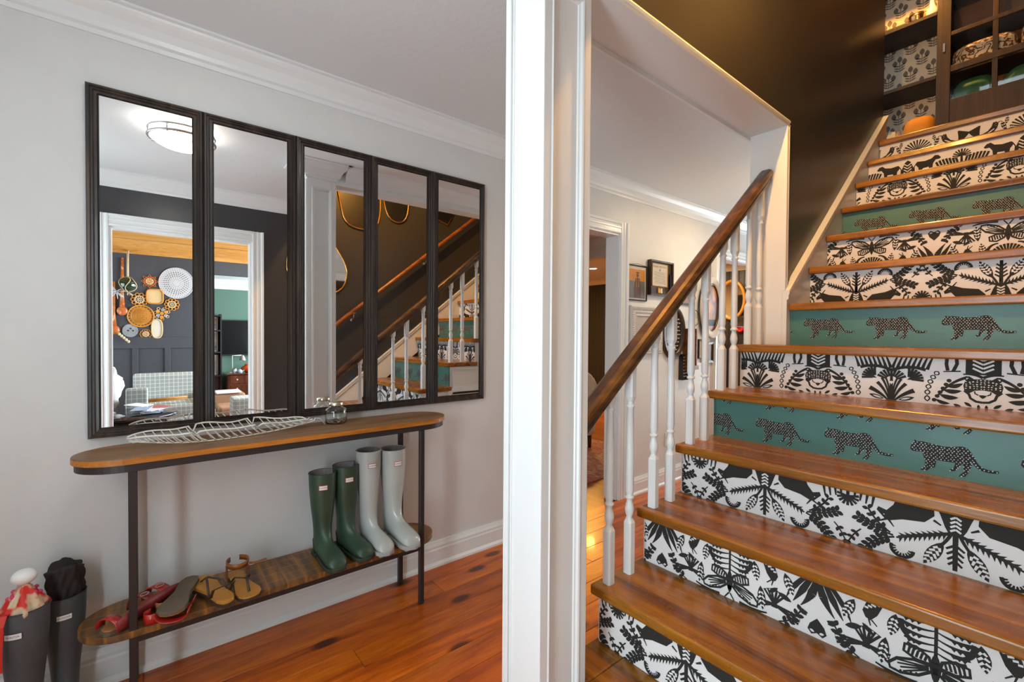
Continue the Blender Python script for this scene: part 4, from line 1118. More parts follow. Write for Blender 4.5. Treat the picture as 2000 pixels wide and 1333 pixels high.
def buckle(x, y, z, t, r=0.011):
    P = [(x + r * 1.25 * math.cos(a), y + r * 0.9 * math.sin(a), z) for a in [2 * PI * i / 12 for i in range(12)]]
    return MB().tube(P, 0.0016, 5, closed=True).build('buckle', M_STEEL, t, local=True)
gr = 'sandals on the console shelf'
s1 = thing('sandal', 'red strapped sandal standing upright behind the console leg', 'sandal', (-2.010, -0.012, 0.3005), 2.30, gr)
MB().prism(outline(.25), lambda u, v, z: (u, v, z), 0, 0.012).build('sole', M_SOLE, s1, local=True, bevel=0.003)
MB().prism([(a * .97, b * .95) for a, b in outline(.25)], lambda u, v, z: (u, v, z), 0.012, 0.017).build('insole', M_INS, s1, local=True, bevel=0.002)
strap(-0.115, -0.085, 0.040, 0.036, M_REDL, s1)
strap(-0.010, 0.022, 0.044, 0.052, M_MAR, s1); strap(0.045, 0.082, 0.047, 0.050, M_REDL, s1)
MB().loft([[(-0.115 + 0.24 * t, -0.042 - 0.006 * math.sin(PI * t), 0.014), (-0.115 + 0.24 * t, -0.045 - 0.006 * math.sin(PI * t), 0.014), (-0.115 + 0.24 * t, -0.045 - 0.008 * math.sin(PI * t), 0.050 + 0.02 * math.sin(PI * t)), (-0.115 + 0.24 * t, -0.042 - 0.008 * math.sin(PI * t), 0.050 + 0.02 * math.sin(PI * t))] for t in [i / 8 for i in range(9)]]).build('side_strap', M_MAR, s1, local=True)
buckle(0.005, -0.01, 0.0665, s1); buckle(0.062, -0.01, 0.0655, s1)
s2 = thing('sandal', 'red strapped sandal turned over to show its worn sole', 'sandal', (-1.965, 0.100, 0.3505), rot=(PI, 0.0, -0.35), group=gr)
MB().prism(outline(.24), lambda u, v, z: (u, v, z), -0.004, 0.008).build('sole', M_SOLE, s2, local=True, bevel=0.003)
MB().prism([(a * .97, b * .95) for a, b in outline(.24)], lambda u, v, z: (u, v, z), 0.008, 0.013).build('insole', M_INS, s2, local=True, bevel=0.002)
strap(0.058, 0.098, 0.046, 0.032, M_REDL, s2); strap(-0.005, 0.028, 0.042, 0.030, M_REDL, s2)
def curl(cx, cy, r, z0, z1, a0, a1, mat, t, th=0.0025):
    n_ = 12; P = [(cx + r * math.cos(a0 + (a1 - a0) * i / n_), cy + r * math.sin(a0 + (a1 - a0) * i / n_)) for i in range(n_ + 1)]
    rings = []
    for i, (u, v) in enumerate(P):
        a = a0 + (a1 - a0) * i / n_
        rings.append([(u, v, z0), (u, v, z1), (u + th * math.cos(a), v + th * math.sin(a), z1), (u + th * math.cos(a), v + th * math.sin(a), z0)])
    return MB().loft(rings, 0, True).build('strap', mat, t, local=True)
curl(0.065, 0.062, 0.022, 0.012, 0.046, -1.2, 2.6, M_REDL, s2); curl(0.0, 0.055, 0.020, 0.012, 0.044, -1.3, 2.4, M_INS, s2)
s3 = thing('sandal', 'tan thong sandal with thin dark straps lying askew on its pair', 'sandal', (-1.965, 0.190, 0.3155), rot=(0.0, -0.03, 0.32 + PI), group=gr)
MB().prism(outline(.25), lambda u, v, z: (u, -v, z), 0, 0.012).build('sole', M_DKL, s3, local=True, bevel=0.003)
MB().prism([(a * .985, b * .97) for a, b in outline(.25)], lambda u, v, z: (u, -v, z), 0.012, 0.024).build('insole', M_INS2, s3, local=True, bevel=0.004)
MB().tube([(-0.045, 0.030, 0.020), (-0.02, 0.024, 0.05), (0.03, 0.006, 0.056), (0.075, 0.004, 0.024)], 0.0045, 6, flat=0.5).tube([(-0.045, -0.032, 0.020), (-0.02, -0.026, 0.05), (0.03, 0.002, 0.056)], 0.0045, 6, flat=0.5).build('thong', M_DKL, s3, local=True)
MB().tube([(-0.06, 0.031, 0.022), (-0.085, 0.034, 0.060), (-0.115, 0.018, 0.078), (-0.122, 0, 0.080), (-0.115, -0.02, 0.078), (-0.085, -0.034, 0.060), (-0.06, -0.032, 0.022)], 0.0055, 6, flat=0.4).build('heel_strap', M_DKL, s3, local=True)
s4 = thing('sandal', 'tan thong sandal with a buckled ankle strap nearest the boots', 'sandal', (-1.985, 0.288, 0.3005), 0.10, gr)
MB().prism(outline(.25), lambda u, v, z: (u, v, z), 0, 0.010).build('sole', M_DKL, s4, local=True, bevel=0.003)
MB().prism([(a * .985, b * .97) for a, b in outline(.25)], lambda u, v, z: (u, v, z), 0.010, 0.016).build('insole', M_INS2, s4, local=True, bevel=0.003)
MB().tube([(-0.03, 0.030, 0.016), (0.0, 0.024, 0.045), (0.04, 0.006, 0.050), (0.085, 0.002, 0.018)], 0.005, 6, flat=0.5).tube([(-0.03, -0.030, 0.016), (0.0, -0.024, 0.045), (0.04, 0.0, 0.050)], 0.005, 6, flat=0.5).build('thong', M_DKL, s4, local=True)
def cuff(t, x0, zc, r, w, mat):
    rings = []
    for i in range(17):
        a = -2.7 + 5.4 * i / 16
        x_, y_ = x0 + r * math.cos(a) * 1.2, r * math.sin(a)
        o_ = 0.0028
        rings.append([(x_, y_, zc - w / 2), (x_, y_, zc + w / 2), (x_ + o_ * math.cos(a), y_ + o_ * math.sin(a), zc + w / 2), (x_ + o_ * math.cos(a), y_ + o_ * math.sin(a), zc - w / 2)])
    return MB().loft(rings, 0, True).build('ankle_strap', mat, t, local=True)
cuff(s4, -0.06, 0.074, 0.036, 0.020, M_TAN)
for yy_ in (-0.038, 0.0345): MB().box(-0.075, -0.050, yy_, yy_ + 0.0035, 0.014, 0.066).build('side_strap', M_TAN, s4, local=True, bevel=0.001)
MB().tube([(-0.02, 0.03, 0.074), (0.0, 0.050, 0.078), (0.006, 0.085, 0.082)], 0.010, 6, flat=0.25).build('strap_end', M_TAN, s4, local=True)
buckle(-0.012, 0.036, 0.076, s4, 0.012)
# ------------------------------------------------------------------ entry ceiling lamp
lamp = thing('ceiling_lamp', 'round flush ceiling lamp with a lit white bowl and double metal ring', 'ceiling lamp', (-1.14, 0.178, 2.43))
LC = (-1.14, 0.178, 0)
MB().lathe([(0.13, 2.4295), (0.13, 2.400), (0.02, 2.398)], LC, 36).build('housing', M_WHITE, lamp)
MB().lathe([(0.130, 2.398), (0.144, 2.392), (0.145, 2.362), (0.133, 2.344), (0.10, 2.326), (0.055, 2.316), (0.004, 2.313)], LC, 40).build('bowl', M_LAMPON, lamp)
for z_, r_ in ((2.398, 0.153), (2.362, 0.156)):
    MB().tube([(LC[0] + r_ * math.cos(a), LC[1] + r_ * math.sin(a), z_) for a in [2 * PI * i / 48 for i in range(48)]], 0.008, 8, closed=True).build('ring', M_STEEL, lamp)
for i in range(4):
    a = 0.5 + i * PI / 2
    MB().tube([(LC[0] + 0.154 * math.cos(a), LC[1] + 0.154 * math.sin(a), z_) for z_ in (2.404, 2.350)], 0.006, 6).build('post', M_STEEL, lamp)

# ------------------------------------------------------------------ pictures on the hall wall
def on_wall(u, v, h): return (XW + h, u, v)
def pic(name, label, cat, y0, y1, z0, z1, fw, dep, fmat, art, group='framed pictures on the hall wall', prof=None):
    t = thing(name, label, cat, (XW, (y0 + y1) / 2, z0), group=group)
    pr = prof or [(0, 0.001), (0, dep), (fw * .35, dep + .002), (fw, dep - .003), (fw, dep * .5)]
    MB().frame((y0, y1, z0, z1), pr, on_wall).build('frame', fmat, t)
    MB().box(XW + 0.001, XW + dep * .5, y0 + fw * .9, y1 - fw * .9, z0 + fw * .9, z1 - fw * .9).build('picture', art, t)
    return t
def flat(t, name, polys, mat, h, parent=None):
    mb = MB()
    for p in polys: mb.ngon([(XW + h, u, v) for u, v in p])
    return mb.build(name, mat, parent or t)
def disc(u, v, ru, rv, n=24): return [(u + ru * math.cos(2 * PI * i / n), v + rv * math.sin(2 * PI * i / n)) for i in range(n)]
def lines(y0, y1, z0, z1, k, w, rnd_):
    out = []
    for i in range(k):
        z = z1 - (z1 - z0) * i / max(1, k - 1); a = y0 + rnd_.random() * (y1 - y0) * .12; b = y1 - rnd_.random() * (y1 - y0) * .15
        out.append([(a, z - w), (b, z - w), (b, z + w), (a, z + w)])
    return out
rl = random.Random(9)
M_BFR = paint('black_frame', (0.018, 0.015, 0.014), 0.35)
M_WOODF = wood('dark_wood_frame', (0.02, 0.010, 0.005), (0.06, 0.028, 0.012), (0.11, 0.05, 0.02), 'z', 0.35, 1.5, 0.1)
M_PARCH = paint('parchment', (0.55, 0.50, 0.43), 0.7, var=0.06)
M_INKG = paint('grey_ink', (0.10, 0.09, 0.085), 0.7)
M_ART1 = blotch('sunset_print', [(0.10, 0.10, 0.11), (0.20, 0.19, 0.19), (0.45, 0.20, 0.03), (0.62, 0.28, 0.03)], 5, 0.35, 3)
p1 = pic('photo_print', 'slim black framed portrait of a gowned graduate hung by a cord', 'picture', 2.918, 3.166, 1.542, 1.823, 0.010, 0.014, M_BFR, M_PARCH)
flat(p1, 'sky', [[(2.940, 1.70), (3.145, 1.70), (3.145, 1.790), (2.940, 1.790)]], paint('amber_sky', (0.50, 0.20, 0.02), 0.4, var=0.3), 0.0075)
flat(p1, 'water', [[(2.940, 1.562), (3.145, 1.562), (3.145, 1.6995), (2.940, 1.6995)]], paint('grey_water', (0.12, 0.12, 0.13), 0.4, var=0.4), 0.0075)
flat(p1, 'figure', [disc(3.045, 1.742, 0.014, 0.016), [(3.015, 1.764), (3.045, 1.772), (3.075, 1.764), (3.045, 1.757)], [(3.02, 1.722), (3.07, 1.722), (3.092, 1.64), (3.09, 1.568), (3.0, 1.568), (2.998, 1.64)]], paint('gown_brown', (0.07, 0.028, 0.016), 0.5), 0.008)
flat(p1, 'stole', [[(3.026, 1.72), (3.034, 1.72), (3.036, 1.65), (3.026, 1.65)], [(3.055, 1.72), (3.063, 1.72), (3.064, 1.65), (3.054, 1.65)]], M_GOLD, 0.0084)
MB().tube([on_wall(2.935, 1.82, .017), on_wall(3.04, 1.835, .012), on_wall(3.15, 1.82, .017)], 0.0015, 5).build('cord', M_BLACK, p1)
p2 = pic('diploma', 'dark wood framed school diploma with a gold seal and blue tassel', 'diploma', 3.186, 3.516, 1.598, 1.884, 0.012, 0.036, M_WOODF, paint('diploma_board', (0.035, 0.018, 0.008), 0.5))
sh = MB().frame((3.222, 3.448, 1.672, 1.864), [(0, .019), (0, .022), (.006, .022), (.006, .019)], on_wall).build('gilt_border', M_GOLD, p2)
pp = flat(p2, 'sheet', [[(3.228, 1.678), (3.442, 1.678), (3.442, 1.858), (3.228, 1.858)]], M_PARCH, 0.0195)
vs, fs = txt('Rangely High School', 0.023)
MB().add([on_wall(3.335 + v[0], 1.838 + v[1], 0.0199) for v in vs], fs).build('lettering', M_INKG, pp)
flat(p2, 'text_line', lines(3.245, 3.425, 1.70, 1.79, 9, 0.0012, rl), M_INKG, 0.0199, pp)
flat(p2, 'crest', [disc(3.335, 1.808, .008, .011, 10)], paint('crest_blue', (0.12, 0.14, 0.22), 0.6), 0.0199, pp)
MB().frame((3.305, 3.362, 1.618, 1.662), [(0, .019), (0, .023), (.006, .024), (.008, .021)], on_wall).build('seal', M_GOLD, p2)
flat(p2, 'seal_face', [[(3.312, 1.625), (3.355, 1.625), (3.355, 1.655), (3.312, 1.655)], ], paint('seal_gold', (0.55, 0.33, 0.06), 0.4), 0.0215)
MB().lathe([(0.004, 0), (0.007, -0.02), (0.009, -0.16), (0.003, -0.165)], (XW + 0.028, 3.476, 1.79), 10).build('tassel', paint('navy_thread', (0.012, 0.012, 0.075), 0.7), p2)
M_ORN = paint('whitewashed_plaster', (0.62, 0.61, 0.60), 0.6, 0.9, 70)
p3 = pic('ornate_frame', 'large ornate whitewashed frame hanging low under the portrait', 'picture', 2.94, 3.372, 1.115, 1.503, 0.085, 0.030, M_ORN, paint('pale_picture', (0.50, 0.47, 0.44), 0.25, var=0.05), prof=[(0, 0.001), (0, .026), (.012, .036), (.022, .030), (.05, .034), (.066, .020), (.078, .026), (.085, .012)])
mb = MB()
for i in range(26):
    u = 2.965 + 0.382 * i / 25
    for z_ in (1.475, 1.143): mb.ball(on_wall(u, z_, 0.032), 0.010, 8, 6, sc=(.7, .5, 1.3))
for i in range(18):
    v = 1.17 + 0.28 * i / 17
    for u in (2.968, 3.344): mb.ball(on_wall(u, v, 0.032), 0.009, 8, 6, sc=(.7, 1.3, .5))
mb.build('beading', M_ORN, p3)
def oval_ring(t, name, cy, cz, ry, rz, prof, mat, n=44):
    rings = [[on_wall(cy + (ry - d_) * math.cos(2 * PI * i / n), cz + (rz - d_) * math.sin(2 * PI * i / n), h_) for i in range(n)] for d_, h_ in prof]
    return MB().loft(rings, 0, True, True, False, False).build(name, mat, t)
p4 = thing('oval_sign', 'dark oval frame with rows of handwriting below the handrail', 'sign', (XW, 3.557, 1.06), group='framed pictures on the hall wall')
oval_ring(p4, 'frame', 3.557, 1.293, 0.176, 0.230, [(0, .001), (0, .020), (.010, .032), (.020, .026), (.034, .030), (.046, .014), (.048, .008)], M_WOODF)
flat(p4, 'board', [disc(3.557, 1.293, .132, .186)], M_BLACK, 0.010)
q = []
for i in range(9):
    z = 1.41 - 0.033 * i; hw = 0.105 * math.sqrt(max(0.05, 1 - ((z - 1.293) / .18) ** 2)); yy = 3.557 - hw
    while yy < 3.557 + hw:
        w = 0.012 + 0.02 * rl.random(); q.append([(yy, z - .004 * rl.random() - .002), (yy + w, z - .004 * rl.random() - .001), (yy + w, z + .004), (yy, z + .003)]); yy += w + 0.008
flat(p4, 'handwriting', q, M_BADGE, 0.0106)
flat(p4, 'heading', [[(3.50, 1.43), (3.62, 1.43), (3.60, 1.462), (3.52, 1.462)]], paint('amber_paint', (0.62, 0.25, 0.02), 0.5), 0.0106)
p5 = pic('small_picture', 'small dark framed colour photograph above the wall clock', 'picture', 3.69, 3.90, 1.54, 1.745, 0.014, 0.016, M_BFR, blotch('dusk_photo', [(0.02, 0.022, 0.03), (0.06, 0.06, 0.08), (0.35, 0.10, 0.02), (0.16, 0.15, 0.17)], 14, 0.3))
# pendulum wall clock
ck = thing('wall_clock', 'wooden pendulum wall clock with a pale round dial', 'clock', (XW, 3.80, 0.96))
M_CLK = wood('clock_wood', (0.06, 0.028, 0.010), (0.17, 0.085, 0.032), (0.27, 0.15, 0.06), 'z', 0.4, 1.5, 0.1)
MB().box(XW + .001, XW + .075, 3.700, 3.898, 1.345, 1.505).box(XW + .001, XW + .085, 3.692, 3.906, 1.505, 1.520).box(XW + .001, XW + .082, 3.694, 3.904, 1.330, 1.345).build('hood', M_CLK, ck, bevel=0.003)
MB().box(XW + .001, XW + .02, 3.725, 3.875, 1.0, 1.33).box(XW + .02, XW + .06, 3.725, 3.745, 1.0, 1.33).box(XW + .02, XW + .06, 3.855, 3.875, 1.0, 1.33).box(XW + .001, XW + .07, 3.715, 3.885, 0.964, 1.0).build('case', MATS['wall_rail_wood'], ck, bevel=0.003)
MB().lathe([(0.062, 0), (0.062, 0.004), (0.001, 0.005)], (0, 0, 0), 32).build('dial', M_PARCH, ck, local=True)
dl = ck.children[-1]; dl.rotation_euler = (0, PI / 2, 0); dl.location = (0.0765, 0.0, 0.465)
MB().tube([on_wall(3.80 + .066 * math.cos(a), 1.425 + .066 * math.sin(a), .078) for a in [2 * PI * i / 32 for i in range(32)]], 0.005, 6, closed=True).build('bezel', M_WOODF, ck)
MB().box(XW + .0825, XW + .0835, 3.798, 3.802, 1.425, 1.475).box(XW + .0825, XW + .0835, 3.80, 3.835, 1.423, 1.427).build('hands', M_BLACK, ck)
MB().box(XW + .038, XW + .042, 3.798, 3.802, 1.10, 1.335).lathe([(0.02, 0), (0.02, 0.004)], (XW + .04, 3.80, 1.085), 16).build('pendulum', M_STEEL, ck)
sg_ = pic('slogan_sign', 'narrow black box sign with white handwritten lines', 'sign', 3.668, 3.788, 0.877, 1.105, 0.006, 0.044, M_BFR, M_BLACK)
q = []
for i in range(7):
    z = 1.075 - 0.028 * i; yy = 3.682
    while yy < 3.765:
        w = 0.008 + 0.014 * rl.random(); q.append([(yy, z - .005), (yy + w, z - .003 - .003 * rl.random()), (yy + w, z + .006 * rl.random() + .002), (yy, z + .004)]); yy += w + 0.006
flat(sg_, 'handwriting', q, M_BADGE, 0.0226)
# big oval frame with lettering
p8 = thing('oval_picture', 'big oval whitewashed frame with lettering around a family photograph', 'picture', (XW, 4.16, 1.24), group='framed pictures on the hall wall')
oval_ring(p8, 'frame', 4.165, 1.532, 0.205, 0.290, [(0, .030), (0, .050), (.012, .054), (.056, .052), (.062, .044), (.066, .040)], paint('chalky_white', (0.62, 0.58, 0.52), 0.7, 0.3, 60))
oval_ring(p8, 'liner', 4.165, 1.532, 0.140, 0.225, [(0, .040), (.004, .042), (.012, .036), (.014, .030)], M_WOODF)
MB().prism(disc(4.165, 1.532, .203, .288, 40), lambda u, v, t: on_wall(u, v, t), 0.0265, 0.0295).build('backing', M_WOODF, p8)
flat(p8, 'photograph', [disc(4.165, 1.532, .130, .214, 40)], blotch('family_photo', [(0.05, 0.02, 0.012), (0.16, 0.05, 0.01), (0.42, 0.15, 0.015), (0.55, 0.22, 0.03)], 7, 0.3), 0.0305)
flat(p8, 'figures', [disc(4.11, 1.44, .018, .024), disc(4.16, 1.46, .018, .024), disc(4.22, 1.445, .018, .024)], paint('warm_skin', (0.50, 0.24, 0.10), 0.5), 0.031)
flat(p8, 'clothes', [[(4.06, 1.36), (4.27, 1.36), (4.25, 1.42), (4.08, 1.42)]], M_BLACK, 0.0308)
def curved_text(s_, a0, a1, size, parent, cy=4.165, cz=1.532, ry=0.171, rz=0.257, h=0.0562):
    mb_ = MB(); n_ = len(s_)
    for i, ch in enumerate(s_):
        if ch == ' ': continue
        a = a0 + (a1 - a0) * i / max(1, n_ - 1)
        px, pz = cy + ry * math.cos(a), cz + rz * math.sin(a)
        tx, tz = -ry * math.sin(a), rz * math.cos(a); L_ = math.hypot(tx, tz); tx, tz = tx / L_, tz / L_
        sgn = 1 if a1 > a0 else -1
        tx, tz = tx * sgn, tz * sgn
        vs_, fs_ = txt(ch, size)
        mb_.add([on_wall(px + v[0] * tx - v[1] * tz, pz + v[0] * tz + v[1] * tx, h) for v in vs_], fs_)
    return mb_.build('lettering', M_INKG, parent)
curved_text('FAMILY', -0.75, 0.0, 0.052, p8)
curved_text('faith love', 0.25, 1.2, 0.034, p8)
pic('small_picture', 'little cream picture in a black frame under the oval family frame', 'picture', 3.975, 4.050, 1.055, 1.235, 0.006, 0.022, M_BFR, M_PARCH)
pic('small_picture', 'small brown framed picture between the oval family frame and baseboard', 'picture', 4.075, 4.252, 1.012, 1.208, 0.022, 0.018, M_WOODF, blotch('brown_photo', [(0.05, 0.03, 0.02), (0.13, 0.07, 0.04), (0.2, 0.12, 0.06)], 12, 0.4))
ot = thing('outlet', 'white electrical outlet plate low on the hall wall', 'outlet', (XW, 3.50, 0.33))
MB().box(XW + .0005, XW + .006, 3.465, 3.535, 0.32, 0.435).build('plate', M_WHITE, ot, bevel=0.002)
for z_ in (0.355, 0.40): MB().box(XW + .006, XW + .0085, 3.482, 3.518, z_ - .014, z_ + .014).build('socket', M_BADGE, ot, bevel=0.002)

# ------------------------------------------------------------------ mirrors on the charcoal stair wall
def wall_loop(name, label, pts, z_in=0.02):
    t = thing(name, label, 'mirror', (XR, pts[0][0], pts[0][1]), group='mirrors on the charcoal stair wall')
    n_ = len(pts)
    MB().prism(pts, lambda u, v, k: (XR - k, u, v), 0.004, 0.010).build('glass', mirror_mat('stair_mirror', 0.85) if 'stair_mirror' not in MATS else MATS['stair_mirror'], t)
    MB().tube([(XR - 0.010, u, v) for u, v in pts], 0.0075, 6, closed=True).build('frame', M_GOLD, t)
    return t
def smooth_loop(ctrl, n=8):
    out = []; m = len(ctrl)
    for i in range(m):
        p0, p1_, p2_, p3_ = (Vector(ctrl[(i + k - 1) % m]) for k in range(4))
        for j in range(n):
            t = j / n
            p = 0.5 * ((2 * p1_) + (p2_ - p0) * t + (2 * p0 - 5 * p1_ + 4 * p2_ - p3_) * t * t + (3 * p1_ - p0 - 3 * p2_ + p3_) * t ** 3)
            out.append((p.x, p.y))
    return out
wall_loop('pond_mirror', 'pear shaped gold rimmed mirror low on the stair wall beside the column', smooth_loop([(1.20, 2.26), (1.36, 2.20), (1.41, 2.10), (1.50, 1.95), (1.525, 1.83), (1.47, 1.69), (1.30, 1.62), (1.10, 1.66), (1.00, 1.82), (1.03, 2.06)]))
wall_loop('pond_mirror', 'larger rounded gold rimmed mirror high on the stair wall above the pear shaped one', smooth_loop([(1.45, 2.72), (1.47, 2.48), (1.53, 2.33), (1.68, 2.29), (1.82, 2.34), (1.86, 2.55), (1.83, 2.80), (1.65, 2.86)]))
wall_loop('pond_mirror', 'narrow rounded gold rimmed mirror higher up the stair wall', smooth_loop([(1.89, 2.70), (1.92, 2.52), (1.98, 2.43), (2.08, 2.42), (2.15, 2.50), (2.17, 2.70), (2.14, 2.90), (1.95, 2.92)]))
wall_loop('pond_mirror', 'tilted square gold framed mirror at the top of the stair wall group', [(2.46, 2.72), (2.38, 2.56), (2.64, 2.48), (2.76, 2.68)])
# ------------------------------------------------------------------ sitting room behind the doorway (seen in the mirrors)
XB = 3.3
def bw(y, z): return (1.186 * y, 1.275 + 1.186 * (z - 1.275))
struct(MB().box(XB, XB + 0.12, -1.5, 0.66, 0, 2.6).box(XB, XB + 0.12, 0.66, 2.4, 2.085, 2.6).build('wall_sitting_back', M_CHAR), 'slate grey sitting room wall carrying the woven baskets')
mb = wall_boxes(MB(), 'y', -1.62, -1.5, 0.17, 5.4, 0, 2.6, [(1.5, 3.1, 0.70, 2.10)], [0] * 6)
struct(mb.build('wall_sitting_window', M_CHAR), 'slate grey wall with the sitting room window')
window('window_3', 'sitting room window out of view lighting the armchairs', 'y', -1.56, 1.5, 3.1, 0.70, 2.10, 2, 2)
window('added_window', 'wide side window added to light the sitting room', 'y', 2.46, 0.6, 2.9, 0.70, 2.10, 3, 2)  # added window, gives the side fill light its opening
struct(wall_boxes(MB(), 'y', 2.4, 2.52, 0.17, XB + 0.12, 0, 2.6, [(0.6, 2.9, 0.70, 2.10)], [0] * 6).build('wall_sitting_side', M_CHAR), 'slate grey side wall of the sitting room')
M_PINE = wood('pine_boards', (0.42, 0.17, 0.03), (0.62, 0.30, 0.07), (0.70, 0.40, 0.13), 'y', 0.4, 0.9, 0.15, 1.6, 0.08)
pc = struct(MB().box(0.13, XB, -1.5, 2.4, 2.47, 2.52).build('ceiling_sitting', M_PINE), 'knotty pine board ceiling of the sitting room', 'ceiling')
first = None
for i in range(22):
    xx = 0.21 + 0.142 * i
    if first is None:
        first = MB().box(-0.069, 0.069, -1.49, 2.39, 2.455, 2.4695).build('plank', M_PINE, pc, local=True, bevel=0.003, seg=1); o = first
    else:
        o = first.copy(); COL.objects.link(o); o.parent = pc
    o.location = (xx, 0, 0)
tag(MB().box(XB - 0.03, XB - 0.0005, -1.49, 2.39, 2.268, 2.4545).build('trim_7', M_PINE), 'knotty pine board along the top of the basket wall', 'trim', kind='structure')
# board and batten
mb = MB()
yb, zb_ = bw(0.1, 1.207); _, zl = bw(0.1, 1.084)
mb.box(XB - 0.018, XB - 0.0005, -1.49, 0.655, zl, zb_)
for yy in (-1.0, -0.72, -0.44, -0.06 - 0.055, 0.215 + 0.005, 0.56):
    mb.box(XB - 0.018, XB - 0.0005, yy, yy + 0.060, 0.14, zl)
mb.box(XB - 0.018, XB - 0.0005, -1.49, 0.655, 0.0, 0.14)
tag(mb.build('trim_8', M_CHAR, bevel=0.002), 'slate grey rail and battens across the lower basket wall', 'panelling', kind='structure')
rc = thing('recessed_light', 'round recessed light in the pine ceiling', 'ceiling light', (2.6, 0.94, 2.45))
MB().lathe([(0.085, 0.004), (0.085, -0.004), (0.066, -0.006), (0.064, 0.0)], (2.6, 0.94, 2.4545), 24, cap0=False, cap1=False).build('trim_ring', M_WHITE, rc)
MB().lathe([(0.064, 0.0), (0.001, -0.001)], (2.6, 0.94, 2.4495), 24).build('lens', M_LAMPON, rc)

# wall baskets
M_RAT = paint('golden_rattan', (0.60, 0.24, 0.02), 0.5, 0.4, 120, var=0.15)
M_RAT2 = paint('pale_rattan', (0.62, 0.44, 0.22), 0.6, 0.4, 120, var=0.08)
M_RAT3 = paint('brown_rattan', (0.46, 0.20, 0.04), 0.55, 0.5, 160, var=0.2)
M_ROPE = paint('cream_rope', (0.60, 0.47, 0.30), 0.8)
M_LACE = paint('white_weave', (0.52, 0.52, 0.54), 0.7, 0.3, 150)
M_GREYW = paint('grey_weave', (0.26, 0.27, 0.29), 0.8, 0.4, 150, var=0.2)
HB = XB - 0.001
def wp(u, v, h): return (HB - h, u, v)
gb = 'woven baskets on the slate wall'
def bask(name, label, cy, cz):
    y_, z_ = bw(cy, cz)
    return thing(name, label, 'wall basket', (HB, y_, z_), group=gb), y_, z_
def dsk(t, name, y_, z_, ry, rz, h0, h1, mat, n=36, p=2.0):
    P = []
    for i in range(n):
        a = 2 * PI * i / n; c, s_ = math.cos(a), math.sin(a)
        k = (abs(c) ** p + abs(s_) ** p) ** (-1 / p)
        P.append((y_ + ry * c * k, z_ + rz * s_ * k))
    return MB().prism(P, lambda u, v, k: wp(u, v, k), h0, h1).build(name, mat, t)
def rng(t, name, y_, z_, ry, rz, r, h, mat, n=36, p=2.0):
    P = []
    for i in range(n):
        a = 2 * PI * i / n; c, s_ = math.cos(a), math.sin(a); k = (abs(c) ** p + abs(s_) ** p) ** (-1 / p)
        P.append(wp(y_ + ry * c * k, z_ + rz * s_ * k, h))
    return MB().tube(P, r, 6, closed=True).build(name, mat, t)
t, y_, z_ = bask('woven_mat', 'large round white openwork woven mat on the slate wall', 0.296, 1.823)
dsk(t, 'disc', y_, z_, 0.190, 0.205, 0.001, 0.008, M_LACE)
rng(t, 'rim', y_, z_, 0.190, 0.205, 0.006, 0.008, M_LACE)
mb = MB()
for k in range(1, 8):
    r_ = 0.022 + 0.0225 * k; n_ = 8 + 5 * k
    for i in range(n_):
        a = 2 * PI * (i + 0.5 * (k % 2)) / n_; w = 0.0045 + 0.0028 * (k in (3, 4, 5))
        c, s_ = math.cos(a), math.sin(a) * 1.08
        mb.add([wp(y_ + (r_ - w * 1.5) * c, z_ + (r_ - w * 1.5) * s_, .0085), wp(y_ + r_ * c - w * s_ * .8, z_ + r_ * s_ + w * c * .8, .0085), wp(y_ + (r_ + w * 1.5) * c, z_ + (r_ + w * 1.5) * s_, .0085), wp(y_ + r_ * c + w * s_ * .8, z_ + r_ * s_ - w * c * .8, .0085)], [(0, 1, 2, 3)])
mb.build('openwork', M_CHAR, t)
t, y_, z_ = bask('star_trivet', 'star shaped rattan trivet with an orange centre', 0.056, 1.825)
pts = []
for i in range(8):
    a0_ = 2 * PI * i / 8
    pts += [wp(y_ + .090 * math.cos(a0_), z_ + .090 * math.sin(a0_), .008), wp(y_ + .056 * math.cos(a0_ + PI / 8), z_ + .056 * math.sin(a0_ + PI / 8), .008)]
MB().tube(pts, 0.004, 5, closed=True).build('star', M_RAT, t)
rng(t, 'ring', y_, z_, .058, .058, .006, .008, paint('orange_cane', (0.66, 0.10, 0.02), 0.5), 20)
dsk(t, 'centre', y_, z_, .045, .045, .001, .009, M_RAT2, 20)
for i in range(8):
    a = 2 * PI * i / 8; MB().tube([wp(y_ + .01 * math.cos(a), z_ + .01 * math.sin(a), .011), wp(y_ + .044 * math.cos(a), z_ + .044 * math.sin(a), .011)], .003, 4).build('spoke', M_RAT, t)
t, y_, z_ = bask('woven_tray', 'rounded square pale rattan tray beside the white mat', 0.101, 1.66)
dsk(t, 'base', y_, z_, .082, .090, .001, .010, M_RAT2, 36, 4.0); rng(t, 'rim', y_, z_, .086, .094, .009, .014, M_RAT, 36, 4.0)
